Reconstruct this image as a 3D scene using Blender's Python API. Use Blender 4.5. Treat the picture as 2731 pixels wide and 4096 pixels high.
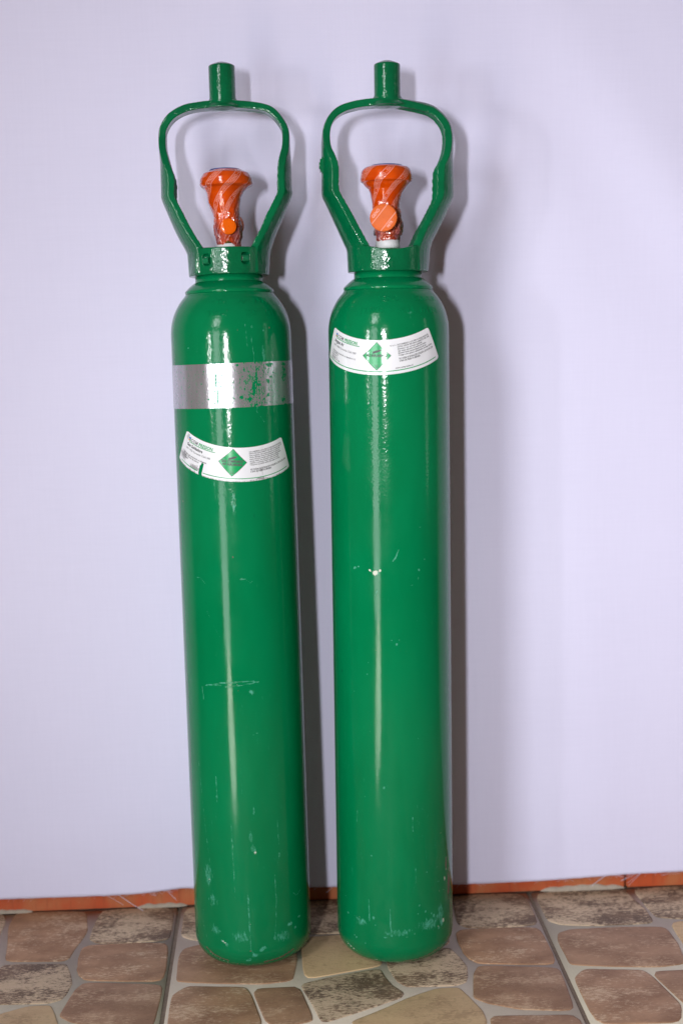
import bpy, bmesh, math, random
import numpy as np
from mathutils import Vector, Matrix, noise as mnoise

for o in list(bpy.data.objects):
    bpy.data.objects.remove(o)
SC = bpy.context.scene
COL = SC.collection
rad = math.radians
random.seed(4)
rng = np.random.default_rng(7)

# ------------------------------------------------------------------ camera
cam_d = bpy.data.cameras.new("camera")
cam = bpy.data.objects.new("camera", cam_d)
COL.objects.link(cam)
SC.camera = cam
cam_d.sensor_fit = 'VERTICAL'
cam_d.sensor_height = 36.0
cam_d.sensor_width = 24.0
cam_d.lens = 50.0
cam_d.clip_start = 0.05
cam_d.clip_end = 60.0
RX = Vector((0.99854625, -0.04919532, -0.02202792))    # image right
RD = Vector((-0.02808672, -0.12607934, -0.99162248))   # image down
RF = Vector((0.04600592, 0.99079960, -0.12727778))     # view direction
M = Matrix((RX, -RD, -RF)).transposed().to_4x4()
M.translation = Vector((0.0, -1.80383, 0.74935))
cam.matrix_world = M
cam_d.dof.use_dof = True
cam_d.dof.focus_distance = 1.64
cam_d.dof.aperture_fstop = 3.0

# ------------------------------------------------------------------ world
world = bpy.data.worlds.new("World")
SC.world = world
world.use_nodes = True
bg = world.node_tree.nodes["Background"]
bg.inputs[0].default_value = (1.0, 0.62, 0.52, 1)
bg.inputs[1].default_value = 0.108

# ------------------------------------------------------------------ lamps
def area(name, loc, target, sx, sy, watt, color=(1, 1, 1), spread=180):
    d = bpy.data.lights.new(name, 'AREA')
    d.shape = 'RECTANGLE'
    d.size = sx
    d.size_y = sy
    d.energy = watt
    d.color = color
    d.spread = rad(spread)
    o = bpy.data.objects.new(name, d)
    COL.objects.link(o)
    o.location = loc
    o.rotation_euler = (Vector(target) - Vector(loc)).to_track_quat('-Z', 'Y').to_euler()
    return o

area("key_lamp", (-0.44, -2.60, 0.82), (0.72, 0.0, 0.50), 0.085, 0.23, 6.8, (0.97, 0.97, 1.0), 68)
area("side_lamp", (-1.58, -1.95, 0.82), (0.60, 0.0, 0.60), 0.075, 0.22, 1.9, (0.97, 0.98, 1.0), 100)
area("window_light", (-0.97, -1.94, 1.62), (1.0, 0.0, 0.35), 0.37, 0.66, 4.7, (0.93, 0.96, 1.0), 100)
area("doorway_light", (-0.95, -1.94, 0.56), (0.60, 0.0, 0.45), 0.42, 1.0, 5.8, (0.90, 0.98, 1.0), 130)
area("right_window_light", (1.75, -0.75, 0.85), (0.04, -0.1, 0.6), 0.16, 0.9, 0.7, (0.95, 0.97, 1.0))
sd = bpy.data.lights.new("doorway_sunbeam", 'SPOT')
sd.energy = 15000
sd.spot_size = rad(15.5)
sd.spot_blend = 0.22
sd.shadow_soft_size = 0.02
sd.color = (0.93, 1.0, 0.98)
so = bpy.data.objects.new("doorway_sunbeam", sd)
COL.objects.link(so)
so.location = (-2.2, -4.45, 2.2)
so.rotation_euler = (Vector((-0.82, -1.74, 0)) - Vector(so.location)).to_track_quat('-Z', 'Y').to_euler()
so.scale = (0.27, 1.0, 1.0)

SC.view_settings.view_transform = 'Standard'
SC.view_settings.look = 'None'
SC.view_settings.exposure = 0.0
SC.view_settings.gamma = 1.0

# ------------------------------------------------------------------ material helpers
class NT:
    def __init__(self, name):
        self.m = bpy.data.materials.new(name)
        self.m.use_nodes = True
        self.t = self.m.node_tree
        self.n = self.t.nodes
        self.b = self.n["Principled BSDF"]
    def new(self, kind, **kw):
        x = self.n.new(kind)
        for k, v in kw.items():
            setattr(x, k, v)
        return x
    def link(self, a, b):
        self.t.links.new(a, b)
    def val(self, sock, v):
        if hasattr(v, 'links') or isinstance(v, bpy.types.NodeSocket):
            self.link(v, sock)
        else:
            sock.default_value = v
    def coord(self, kind='Object'):
        return self.new('ShaderNodeTexCoord').outputs[kind]
    def mapping(self, vec, scale=(1, 1, 1), loc=(0, 0, 0), rot=(0, 0, 0)):
        mp = self.new('ShaderNodeMapping')
        mp.inputs['Scale'].default_value = scale
        mp.inputs['Location'].default_value = loc
        mp.inputs['Rotation'].default_value = rot
        self.link(vec, mp.inputs['Vector'])
        return mp.outputs[0]
    def noise(self, vec, scale, detail=2.0, rough=0.5, dist=0.0):
        x = self.new('ShaderNodeTexNoise')
        x.inputs['Scale'].default_value = scale
        x.inputs['Detail'].default_value = detail
        x.inputs['Roughness'].default_value = rough
        x.inputs['Distortion'].default_value = dist
        self.link(vec, x.inputs['Vector'])
        return x.outputs['Fac']
    def voronoi(self, vec, scale, feature='F1'):
        x = self.new('ShaderNodeTexVoronoi', feature=feature)
        x.inputs['Scale'].default_value = scale
        self.link(vec, x.inputs['Vector'])
        return x.outputs['Distance']
    def math(self, op, a, b=0.0, c=0.0, clamp=False):
        x = self.new('ShaderNodeMath', operation=op)
        x.use_clamp = clamp
        for i, v in enumerate((a, b, c)):
            self.val(x.inputs[i], v)
        return x.outputs[0]
    def ramp(self, f, a, b, to0=0.0, to1=1.0):
        x = self.new('ShaderNodeMapRange', interpolation_type='SMOOTHSTEP')
        self.link(f, x.inputs['Value'])
        x.inputs['From Min'].default_value = a
        x.inputs['From Max'].default_value = b
        x.inputs['To Min'].default_value = to0
        x.inputs['To Max'].default_value = to1
        return x.outputs[0]
    def mix(self, f, a, b):
        x = self.new('ShaderNodeMix', data_type='RGBA')
        self.val(x.inputs['Factor'], f)
        for s, v in ((x.inputs[6], a), (x.inputs[7], b)):
            if isinstance(v, tuple):
                s.default_value = (*v, 1)
            else:
                self.link(v, s)
        return x.outputs[2]
    def bump(self, h, strength, dist, normal=None):
        x = self.new('ShaderNodeBump')
        self.val(x.inputs['Strength'], strength)
        x.inputs['Distance'].default_value = dist
        self.link(h, x.inputs['Height'])
        if normal is not None:
            self.link(normal, x.inputs['Normal'])
        return x.outputs[0]
    def attr(self, name):
        x = self.new('ShaderNodeAttribute', attribute_name=name)
        return x.outputs['Fac']
    def base(self, color=None, rough=None, metal=None, normal=None, spec=None):
        for key, v in (('Base Color', color), ('Roughness', rough), ('Metallic', metal), ('Normal', normal), ('Specular IOR Level', spec)):
            if v is None:
                continue
            if isinstance(v, tuple):
                v = (*v, 1)
            self.val(self.b.inputs[key], v)
        return self.m

GREEN = (0.0004, 0.182, 0.064)
GREEN2 = (0.0003, 0.158, 0.053)

def paint_material(name, worn=True, seed=0.0):
    n = NT(name)
    v = n.coord()
    var = n.noise(n.mapping(v, (1, 1, 0.35), (seed, 0, 0)), 14, 3, 0.6)
    col = n.mix(n.ramp(var, 0.3, 0.7), GREEN, GREEN2)
    peel = n.noise(v, 400, 1.0, 0.4)
    peel2 = n.noise(v, 210, 1.0, 0.4)
    rough = 0.11
    if worn:
        sc = n.attr('scuff')
        fine = n.noise(v, 900, 3, 0.7)
        f2 = n.noise(n.mapping(v, (1, 1, 0.4), (seed, 3, 0)), 420, 2, 0.6)
        mask = n.ramp(n.math('SUBTRACT', sc, n.math('MULTIPLY', f2, 0.85)), -0.10, 0.26)
        col = n.mix(n.math('MULTIPLY', mask, n.ramp(n.noise(v, 150, 3, 0.75), 0.38, 0.62, 0.10, 0.80)), col, (0.085, 0.40, 0.29))
        # faint handling marks, denser near the foot
        sep = n.new('ShaderNodeSeparateXYZ')
        n.link(v, sep.inputs[0])
        low = n.ramp(sep.outputs['Z'], 0.0, 0.75, 1.0, 0.25)
        st = n.noise(n.mapping(v, (1, 1, 0.3), (seed, 1, 2)), 230, 3, 0.78)
        st = n.math('MULTIPLY', n.ramp(st, 0.60, 0.80), low)
        pat = n.ramp(n.noise(n.mapping(v, (1, 1, 0.6), (seed + 4, 1, 2)), 22, 2, 0.6), 0.45, 0.65)
        col = n.mix(n.math('MULTIPLY', n.math('MULTIPLY', st, pat), 0.30), col, (0.07, 0.38, 0.26))
        dk = n.ramp(n.noise(n.mapping(v, (1, 1, 0.8), (seed + 9, 1, 2)), 130, 2, 0.7), 0.74, 0.80)
        col = n.mix(n.math('MULTIPLY', dk, 0.45), col, (0.004, 0.05, 0.035))
        bare = n.attr('bare')
        bm_ = n.ramp(n.math('SUBTRACT', bare, n.math('MULTIPLY', fine, 0.85)), 0.0, 0.12)
        col = n.mix(bm_, col, (0.62, 0.66, 0.56))
        rust = n.attr('rust')
        rm = n.ramp(n.math('SUBTRACT', rust, n.math('MULTIPLY', f2, 0.9)), 0.0, 0.14)
        col = n.mix(rm, col, n.mix(fine, (0.21, 0.135, 0.085), (0.05, 0.04, 0.035)))
        rough = n.math('ADD', n.math('ADD', n.math('MULTIPLY', mask, 0.3), n.math('MULTIPLY', n.math('ADD', bm_, rm), 0.4)),
                       n.ramp(n.noise(v, 30, 2, 0.5), 0.3, 0.7, 0.09, 0.16))
        top = n.ramp(sep.outputs['Z'], 0.46, 0.64)
        wavy = n.ramp(n.noise(v, 9, 2, 0.5), 0.35, 0.65, 0.55, 1.15)
        nor = n.bump(peel2, n.math('MULTIPLY_ADD', top, 0.03, 0.045), 0.0008)
        nor = n.bump(peel, n.math('MULTIPLY', n.math('MULTIPLY_ADD', top, 0.20, 0.04), wavy), 0.00044, nor)
        nor = n.bump(n.math('ADD', rm, bm_), 0.4, 0.0003, nor)
    else:
        nor = n.bump(peel, 0.25, 0.0004)
    n.base(col, rough, 0.0, nor, 0.27)
    return n.m

def cast_material(name, seed):
    n = NT(name)
    v = n.mapping(n.coord(), (1, 1, 1), (seed, 0, 0))
    col = n.mix(n.ramp(n.noise(v, 25, 3, 0.6), 0.3, 0.7), (0.0005, 0.132, 0.047), (0.0004, 0.102, 0.037))
    chip = n.ramp(n.noise(v, 160, 3, 0.7), 0.775, 0.80)
    col = n.mix(chip, col, (0.14, 0.085, 0.06))
    h1 = n.noise(v, 330, 1.5, 0.5)
    h2 = n.noise(v, 780, 1.0, 0.5)
    nor = n.bump(h1, 0.40, 0.0010)
    nor = n.bump(h2, 0.14, 0.0005, nor)
    nor = n.bump(n.noise(v, 120, 1.0, 0.5), 0.15, 0.0016, nor)
    n.base(col, n.math('ADD', n.math('MULTIPLY', chip, 0.4), 0.11), 0.0, nor, 0.42)
    return n.m

def simple(name, color, rough=0.4, metal=0.0, bump=None, var=0.0, scale=60):
    n = NT(name)
    v = n.coord()
    c = color
    if var:
        f = n.noise(v, scale, 3, 0.6)
        c = n.mix(f, tuple(x * (1 - var) for x in color), tuple(min(1, x * (1 + var)) for x in color))
    nor = None
    if bump:
        nor = n.bump(n.noise(v, bump[0], 2, 0.5), bump[1], bump[2])
    n.base(c, rough, metal, nor)
    return n.m

M_BODY_A = paint_material("green_enamel_worn", True, 0.0)
M_BODY_B = paint_material("green_enamel_worn_second", True, 5.3)
M_CAST_A = cast_material("green_enamel_on_casting", 0.0)
M_CAST_B = cast_material("green_enamel_on_casting_second", 3.0)
M_PAINT = paint_material("green_enamel", False)
M_BOLT = simple("painted_bolt_steel", (0.01, 0.19, 0.08), 0.22, 0.2, (300, 0.2, 0.0004), 0.2)
M_STEEL = simple("bare_steel", (0.42, 0.40, 0.38), 0.35, 0.9, None, 0.2)
M_BRASS = simple("brass", (0.55, 0.36, 0.10), 0.3, 1.0, None, 0.2)
M_BLUE = simple("blue_plastic", (0.003, 0.062, 0.25), 0.4, 0.0, None, 0.15)
M_TAPE = simple("white_thread_tape", (0.74, 0.74, 0.75), 0.55, 0.0, (380, 0.5, 0.0006), 0.10, 240)
M_TEXT = simple("dark_print", (0.045, 0.05, 0.055), 0.5, 0.0)
M_TEXT_GREY = simple("grey_print", (0.13, 0.135, 0.14), 0.5, 0.0)
M_TEXT_GREEN = simple("green_print", (0.015, 0.32, 0.10), 0.4, 0.0)
M_DIAMOND = simple("bright_green_print", (0.002, 0.33, 0.095), 0.16, 0.0, None, 0.08, 90)
M_DIAEDGE = simple("dark_green_print", (0.004, 0.10, 0.03), 0.3)
M_LOGO_BLUE = simple("blue_print", (0.05, 0.16, 0.45), 0.4)
M_LOGO_ORANGE = simple("orange_print", (0.65, 0.25, 0.04), 0.4)

def seal_material(name, color, dark):
    n = NT(name)
    v = n.coord()
    f = n.noise(n.mapping(v, (1, 1, 0.5)), 70, 3, 0.6)
    col = n.mix(n.ramp(f, 0.35, 0.75), color, dark)
    film = n.attr('film')
    fcol = n.mix(n.ramp(n.noise(v, 190, 3, 0.7), 0.40, 0.60), (0.19, 0.012, 0.006), (0.30, 0.15, 0.19))
    col = n.mix(film, col, fcol)
    wr = n.noise(n.mapping(v, (1.2, 1.2, 0.35), rot=(0.0, 0.5, 0.0)), 120, 2, 0.5, 0.6)
    nor = n.bump(wr, 0.14, 0.0022)
    n.base(col, 0.14, 0.0, nor, 0.5)
    n.b.inputs['Coat Weight'].default_value = 0.6
    n.b.inputs['Coat Roughness'].default_value = 0.05
    return n.m
M_SEAL = seal_material("orange_shrink_seal", (0.66, 0.072, 0.0015), (0.50, 0.044, 0.0015))
M_SEAL_TEXT = simple("pale_pink_print", (0.76, 0.31, 0.24), 0.22)
M_FILM = simple("purple_grey_film", (0.085, 0.022, 0.025), 0.2, 0.0, (260, 0.6, 0.0012), 0.6, 90)
M_CAP = simple("pale_orange_cap_film", (0.66, 0.125, 0.018), 0.55, 0.0, (120, 0.12, 0.0006), 0.14, 45)
M_CAP.node_tree.nodes['Principled BSDF'].inputs['Specular IOR Level'].default_value = 0.25
M_PLUG = simple("bright_orange_plug_film", (0.78, 0.118, 0.002), 0.14, 0.0, (260, 0.3, 0.0006), 0.08, 90)

def label_material(name, dirty):
    n = NT(name)
    v = n.coord()
    col = (0.76, 0.765, 0.80)
    if dirty:
        g = n.attr('grime')
        a = n.noise(n.mapping(v, (1, 1, 0.8)), 480, 3, 0.7)
        m1 = n.ramp(n.math('SUBTRACT', n.math('MULTIPLY', g, 1.12), n.math('MULTIPLY', a, 0.85)), 0.0, 0.25)
        col = n.mix(n.math('MULTIPLY', m1, 0.75), col, (0.15, 0.145, 0.15))
        sm = n.ramp(n.noise(v, 90, 3, 0.6), 0.55, 0.8)
        col = n.mix(n.math('MULTIPLY', sm, 0.15), col, (0.3, 0.29, 0.26))
    nor = n.bump(n.noise(v, 160, 1, 0.4), 0.10, 0.0008)
    n.base(col, 0.13 if not dirty else 0.28, 0.0, nor, 0.5)
    return n.m
M_LABEL = label_material("white_glossy_label", False)
M_LABEL_DIRTY = label_material("white_scuffed_label", True)

def silver_material():
    n = NT("silver_paint_chipped")
    v = n.coord()
    chip = n.attr('chip')
    f = n.noise(n.mapping(v, (1, 1, 0.55)), 560, 3, 0.72)
    mk = n.ramp(n.math('SUBTRACT', n.math('ADD', chip, 0.10), n.math('MULTIPLY', f, 1.0)), 0.0, 0.05)
    spots = n.ramp(n.math('MULTIPLY_ADD', n.ramp(n.noise(v, 25, 2, 0.5), 0.35, 0.7), 0.09, n.noise(n.mapping(v, (1, 1, 0.6), (7, 0, 0)), 260, 3, 0.65)), 0.755, 0.775)
    mk = n.math('MAXIMUM', mk, spots)
    fl = n.noise(v, 1500, 1, 0.5)
    col = n.mix(fl, (0.42, 0.42, 0.45), (0.56, 0.555, 0.59))
    dirt = n.ramp(n.noise(n.mapping(v, (1, 1, 0.25)), 60, 3, 0.6), 0.4, 0.75)
    col = n.mix(n.math('MULTIPLY', dirt, 0.45), col, (0.31, 0.29, 0.29))
    col = n.mix(mk, col, GREEN)
    nor = n.bump(n.noise(v, 520, 1, 0.4), 0.22, 0.0004)
    nor = n.bump(mk, -0.4, 0.0002, nor)
    n.base(col, n.math('MULTIPLY_ADD', mk, -0.06, 0.20), n.math('MULTIPLY_ADD', mk, -0.68, 0.68), nor)
    return n.m
M_SILVER = silver_material()

def cloth_material():
    n = NT("lavender_white_cloth")
    v = n.coord()
    w1 = n.new('ShaderNodeTexWave', wave_type='BANDS', bands_direction='X')
    w1.inputs['Scale'].default_value = 330
    w2 = n.new('ShaderNodeTexWave', wave_type='BANDS', bands_direction='Z')
    w2.inputs['Scale'].default_value = 330
    for w in (w1, w2):
        w.inputs['Distortion'].default_value = 1.5
        n.link(v, w.inputs['Vector'])
    slub1 = n.noise(n.mapping(v, (1, 1, 0.04)), 420, 2, 0.6)
    slub2 = n.noise(n.mapping(v, (0.04, 1, 1)), 420, 2, 0.6)
    h = n.math('ADD', n.math('ADD', w1.outputs['Fac'], w2.outputs['Fac']), n.math('MULTIPLY', n.math('ADD', slub1, slub2), 1.5))
    f = n.math('MULTIPLY_ADD', n.math('ADD', slub1, slub2), 0.13, 0.37)
    big = n.noise(v, 3.0, 2, 0.5)
    f = n.math('ADD', f, n.math('MULTIPLY', n.math('SUBTRACT', big, 0.5), 0.25))
    col = n.mix(n.ramp(f, 0.3, 0.7), (0.664, 0.645, 0.832), (0.724, 0.703, 0.897))
    n.base(col, 0.9, 0.0, n.bump(h, 0.03, 0.0003), 0.25)
    n.b.inputs['Sheen Weight'].default_value = 0.05
    return n.m
M_CLOTH = cloth_material()
M_THREAD = simple("pale_thread", (0.72, 0.69, 0.82), 0.7)

def skirting_material():
    n = NT("orange_stained_skirting")
    v = n.coord()
    g = n.noise(n.mapping(v, (1, 1, 0.12)), 160, 4, 0.65)
    b = n.noise(n.mapping(v, (1, 1, 0.7)), 22, 3, 0.6)
    col = n.mix(n.ramp(b, 0.35, 0.65), (0.47, 0.078, 0.022), (0.44, 0.135, 0.05))
    col = n.mix(n.math('MULTIPLY', n.ramp(g, 0.5, 0.75), 0.6), col, (0.22, 0.05, 0.02))
    sp = n.ramp(n.noise(v, 130, 2, 0.6), 0.70, 0.76)
    col = n.mix(n.math('MULTIPLY', sp, 0.5), col, (0.55, 0.40, 0.28))
    n.base(col, 0.5, 0.0, n.bump(g, 0.3, 0.0006), 0.4)
    return n.m
M_SKIRT = skirting_material()
M_MORTAR = simple("pale_mortar", (0.40, 0.335, 0.27), 0.85, 0.0, (240, 0.6, 0.002), 0.3, 90)
M_WALL = simple("cream_wall_plaster", (0.55, 0.50, 0.44), 0.9, 0.0, (40, 0.2, 0.004), 0.1, 12)

def joint_material():
    n = NT("beige_tile_glaze")
    v = n.coord()
    f = n.noise(v, 40, 4, 0.65)
    col = n.mix(f, (0.51, 0.445, 0.355), (0.63, 0.56, 0.455))
    sp = n.ramp(n.noise(v, 420, 2, 0.6), 0.62, 0.75)
    col = n.mix(n.math('MULTIPLY', sp, 0.3), col, (0.34, 0.29, 0.25))
    n.base(col, 0.48, 0.0, n.bump(n.noise(v, 300, 2, 0.5), 0.25, 0.0008), 0.35)
    return n.m
M_JOINT = joint_material()
def grout_material():
    n = NT("brown_grout")
    v = n.coord()
    f = n.noise(v, 160, 4, 0.7)
    col = n.mix(f, (0.12, 0.085, 0.062), (0.30, 0.23, 0.175))
    n.base(col, 0.85, 0.0, n.bump(f, 0.6, 0.003))
    return n.m
M_GROUT = grout_material()

def stone_material(name, base, base2, fleck, fleck_amt, cream=None):
    """printed stone face: colour cloud, fine flecks drawn out along x, optional cream ground with dark speckle"""
    n = NT(name)
    v = n.coord()
    oi = n.new('ShaderNodeObjectInfo')
    cloud = n.noise(n.mapping(v, (1, 1.4, 1)), 17, 4, 0.6)
    col = n.mix(n.ramp(cloud, 0.33, 0.68), base, base2)
    sp = n.noise(n.mapping(v, (0.5, 1, 1), rot=(0, 0, 0.12)), 300, 4, 0.78)
    lim = n.math('ADD', sp, n.math('MULTIPLY', n.math('SUBTRACT', n.noise(n.mapping(v, (0.7, 1.3, 1), (2, 2, 0)), 20, 3, 0.65), 0.5), 0.85))
    if cream is None:
        col = n.mix(n.math('MULTIPLY', n.ramp(lim, 0.50, 0.68), fleck_amt), col, fleck)
        sp2 = n.noise(n.mapping(v, (0.45, 1, 1), (5, 1, 0)), 260, 3, 0.7)
        col = n.mix(n.math('MULTIPLY', n.ramp(sp2, 0.56, 0.72), 0.35), col, tuple(x * 0.45 for x in base2))
    else:
        sep = n.new('ShaderNodeSeparateXYZ')
        n.link(v, sep.inputs[0])
        dark = n.mix(n.ramp(cloud, 0.35, 0.65), base, base2)
        col = n.mix(n.ramp(lim, 0.42, 0.60), cream, dark)
        sp2 = n.noise(n.mapping(v, (0.5, 1, 1), (5, 1, 0)), 520, 2, 0.7)
        col = n.mix(n.math('MULTIPLY', n.ramp(sp2, 0.52, 0.72), 0.45), col, fleck)
    nor = n.bump(n.math('ADD', sp, n.math('MULTIPLY', cloud, 1.5)), 0.35, 0.0016)
    n.base(col, n.ramp(cloud, 0.3, 0.7, 0.50, 0.62), 0.0, nor, 0.28)
    return n.m
M_ST = {
    'brown': stone_material("reddish_brown_stone_print", (0.455, 0.262, 0.152), (0.30, 0.164, 0.096), (0.66, 0.48, 0.33), 0.85),
    'umber': stone_material("umber_stone_print", (0.41, 0.240, 0.143), (0.28, 0.157, 0.096), (0.60, 0.42, 0.28), 0.7),
    'speckle': stone_material("cream_speckled_stone_print", (0.21, 0.132, 0.084), (0.13, 0.086, 0.062), (0.40, 0.27, 0.175), 0.55, (0.61, 0.465, 0.32)),
    'tan': stone_material("tan_stone_print", (0.64, 0.455, 0.255), (0.57, 0.39, 0.225), (0.34, 0.21, 0.115), 0.55),
}

# ------------------------------------------------------------------ mesh helpers
def mesh_obj(name, verts, faces, mat, parent=None, smooth=True, attrs=None):
    me = bpy.data.meshes.new(name)
    me.from_pydata([tuple(map(float, v)) for v in verts], [], [tuple(int(i) for i in f) for f in faces])
    me.materials.append(mat)
    if smooth:
        me.polygons.foreach_set('use_smooth', [True] * len(me.polygons))
    for k, a in (attrs or {}).items():
        at = me.attributes.new(k, 'FLOAT', 'POINT')
        at.data.foreach_set('value', np.asarray(a, dtype=np.float32))
    me.update()
    o = bpy.data.objects.new(name, me)
    COL.objects.link(o)
    if parent is not None:
        o.parent = parent
    return o

def auto_smooth(o, deg=35):
    bm = bmesh.new()
    bm.from_mesh(o.data)
    for e in bm.edges:
        if len(e.link_faces) == 2 and e.calc_face_angle(0) > rad(deg):
            e.smooth = False
    bm.to_mesh(o.data)
    bm.free()

def grid_faces(nr, nc, wrap=True):
    f = []
    for i in range(nr - 1):
        for j in range(nc if wrap else nc - 1):
            k = (j + 1) % nc
            f.append((i * nc + j, i * nc + k, (i + 1) * nc + k, (i + 1) * nc + j))
    return f

def lathe(profile, n=96, rfun=None):
    """profile of (r, z) going up the outside; returns verts, faces (theta=0 faces -y)"""
    V = []
    for r, z in profile:
        for j in range(n):
            t = 2 * math.pi * j / n
            rr, zz = (r, z) if rfun is None else rfun(r, z, t)
            V.append((rr * math.sin(t), -rr * math.cos(t), zz))
    return V, grid_faces(len(profile), n)

def box(cx, cy, cz, sx, sy, sz, bevel=0.0):
    bm = bmesh.new()
    bmesh.ops.create_cube(bm, size=1.0)
    for v in bm.verts:
        v.co = Vector((cx + v.co.x * sx, cy + v.co.y * sy, cz + v.co.z * sz))
    if bevel:
        bmesh.ops.bevel(bm, geom=bm.edges[:], offset=bevel, segments=2, affect='EDGES')
    V = [tuple(v.co) for v in bm.verts]
    bm.verts.index_update()
    F = [[v.index for v in f.verts] for f in bm.faces]
    bm.free()
    return V, F

def merge(*parts):
    V, F = [], []
    for v, f in parts:
        k = len(V)
        V += list(v)
        F += [[i + k for i in q] for q in f]
    return V, F

def tube(p, q, r, n=12, r2=None, caps=True):
    p, q = Vector(p), Vector(q)
    d = (q - p).normalized()
    a = d.orthogonal().normalized()
    b = d.cross(a)
    r2 = r if r2 is None else r2
    V = [tuple(c + (a * math.cos(2 * math.pi * j / n) + b * math.sin(2 * math.pi * j / n)) * R) for c, R in ((p, r), (q, r2)) for j in range(n)]
    F = grid_faces(2, n)
    if caps:
        F.append(list(range(n))[::-1])
        F.append(list(range(n, 2 * n)))
    return V, F

_TC = {}
def text_geo(s, size, sx=1.0, extrude=0.0, bold=0.0, align='LEFT'):
    key = (s, size, sx, extrude, bold, align)
    if key not in _TC:
        cu = bpy.data.curves.new("lettering_curve", 'FONT')
        cu.body = s
        cu.size = size
        cu.extrude = extrude
        cu.offset = bold
        cu.align_x = align
        cu.space_character = 1.06
        cu.resolution_u = 3
        ob = bpy.data.objects.new("lettering_curve", cu)
        me = ob.to_mesh()
        V = [(v.co.x * sx, v.co.y, v.co.z) for v in me.vertices]
        F = [list(p.vertices) for p in me.polygons]
        ob.to_mesh_clear()
        bpy.data.objects.remove(ob)
        bpy.data.curves.remove(cu)
        _TC[key] = (V, F)
    return _TC[key]

def interp(tab, x, k=1):
    return float(np.interp(x, [t[0] for t in tab], [t[k] for t in tab]))

# ------------------------------------------------------------------ floor
TW = 0.4628
X0 = -0.141
def arr_poly(pts):
    return [Vector((x, y)) for x, y in pts]
STONES = [
    ('speckle', [(0.008, -0.004), (0.127, -0.004), (0.131, -0.036), (0.138, -0.070), (0.139, -0.116), (0.062, -0.116), (0.022, -0.109), (0.008, -0.095)]),
    ('speckle', [(0.139, -0.004), (0.234, -0.004), (0.240, -0.030), (0.240, -0.072), (0.232, -0.106), (0.170, -0.106), (0.146, -0.098), (0.143, -0.066)]),
    ('umber', [(0.010, -0.216), (0.009, -0.152), (0.014, -0.134), (0.030, -0.125), (0.094, -0.124), (0.149, -0.129), (0.151, -0.178), (0.145, -0.232), (0.110, -0.238), (0.044, -0.229), (0.012, -0.222)]),
    ('tan', [(0.158, -0.116), (0.206, -0.113), (0.243, -0.114), (0.252, -0.150), (0.252, -0.203), (0.205, -0.217), (0.159, -0.230)]),
    ('brown', [(0.007, -0.257), (0.024, -0.236), (0.060, -0.241), (0.090, -0.245), (0.097, -0.262), (0.110, -0.333), (0.098, -0.372), (0.008, -0.368)]),
    ('umber', [(0.099, -0.250), (0.152, -0.249), (0.164, -0.315), (0.165, -0.331), (0.150, -0.338), (0.116, -0.336)]),
    ('brown', [(0.248, -0.046), (0.249, -0.004), (0.297, -0.003), (0.341, -0.007), (0.350, -0.067), (0.347, -0.092), (0.341, -0.121), (0.338, -0.148), (0.331, -0.154), (0.262, -0.148), (0.258, -0.110)]),
    ('speckle', [(0.258, -0.204), (0.260, -0.158), (0.300, -0.160), (0.337, -0.163), (0.343, -0.182), (0.351, -0.215), (0.348, -0.240), (0.344, -0.256), (0.329, -0.263), (0.276, -0.261), (0.266, -0.245)]),
    ('speckle', [(0.154, -0.243), (0.196, -0.227), (0.248, -0.212), (0.252, -0.233), (0.259, -0.257), (0.270, -0.275), (0.267, -0.286), (0.206, -0.322), (0.176, -0.338), (0.165, -0.286)]),
    ('tan', [(0.239, -0.317), (0.276, -0.288), (0.309, -0.269), (0.334, -0.269), (0.341, -0.288), (0.353, -0.327), (0.354, -0.358), (0.300, -0.372), (0.212, -0.352), (0.208, -0.338)]),
    ('speckle', [(0.362, -0.004), (0.456, -0.005), (0.457, -0.106), (0.413, -0.110), (0.368, -0.107), (0.357, -0.095), (0.357, -0.060)]),
    ('brown', [(0.353, -0.180), (0.350, -0.145), (0.351, -0.120), (0.360, -0.112), (0.410, -0.112), (0.456, -0.115), (0.458, -0.219), (0.410, -0.215), (0.366, -0.208), (0.357, -0.195)]),
    ('umber', [(0.348, -0.295), (0.357, -0.235), (0.364, -0.218), (0.372, -0.216), (0.457, -0.229), (0.457, -0.262), (0.454, -0.335), (0.396, -0.327), (0.362, -0.309)]),
    ('brown', [(0.359, -0.340), (0.400, -0.342), (0.455, -0.346), (0.456, -0.455), (0.366, -0.455), (0.358, -0.400)]),
    ('speckle', [(0.110, -0.385), (0.118, -0.345), (0.150, -0.350), (0.200, -0.356), (0.230, -0.368), (0.225, -0.455), (0.112, -0.455)]),
    ('tan', [(0.008, -0.382), (0.098, -0.386), (0.100, -0.455), (0.008, -0.455)]),
    ('brown', [(0.240, -0.374), (0.300, -0.384), (0.347, -0.370), (0.354, -0.455), (0.236, -0.455)]),
]
def chaikin(P, k=2):
    for _ in range(k):
        Q = []
        for i in range(len(P)):
            a, b = P[i], P[(i + 1) % len(P)]
            w = 0.12 if len(P) < 14 else 0.2
            Q += [a * (1 - w) + b * w, a * w + b * (1 - w)]
        P = Q
    return P
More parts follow.
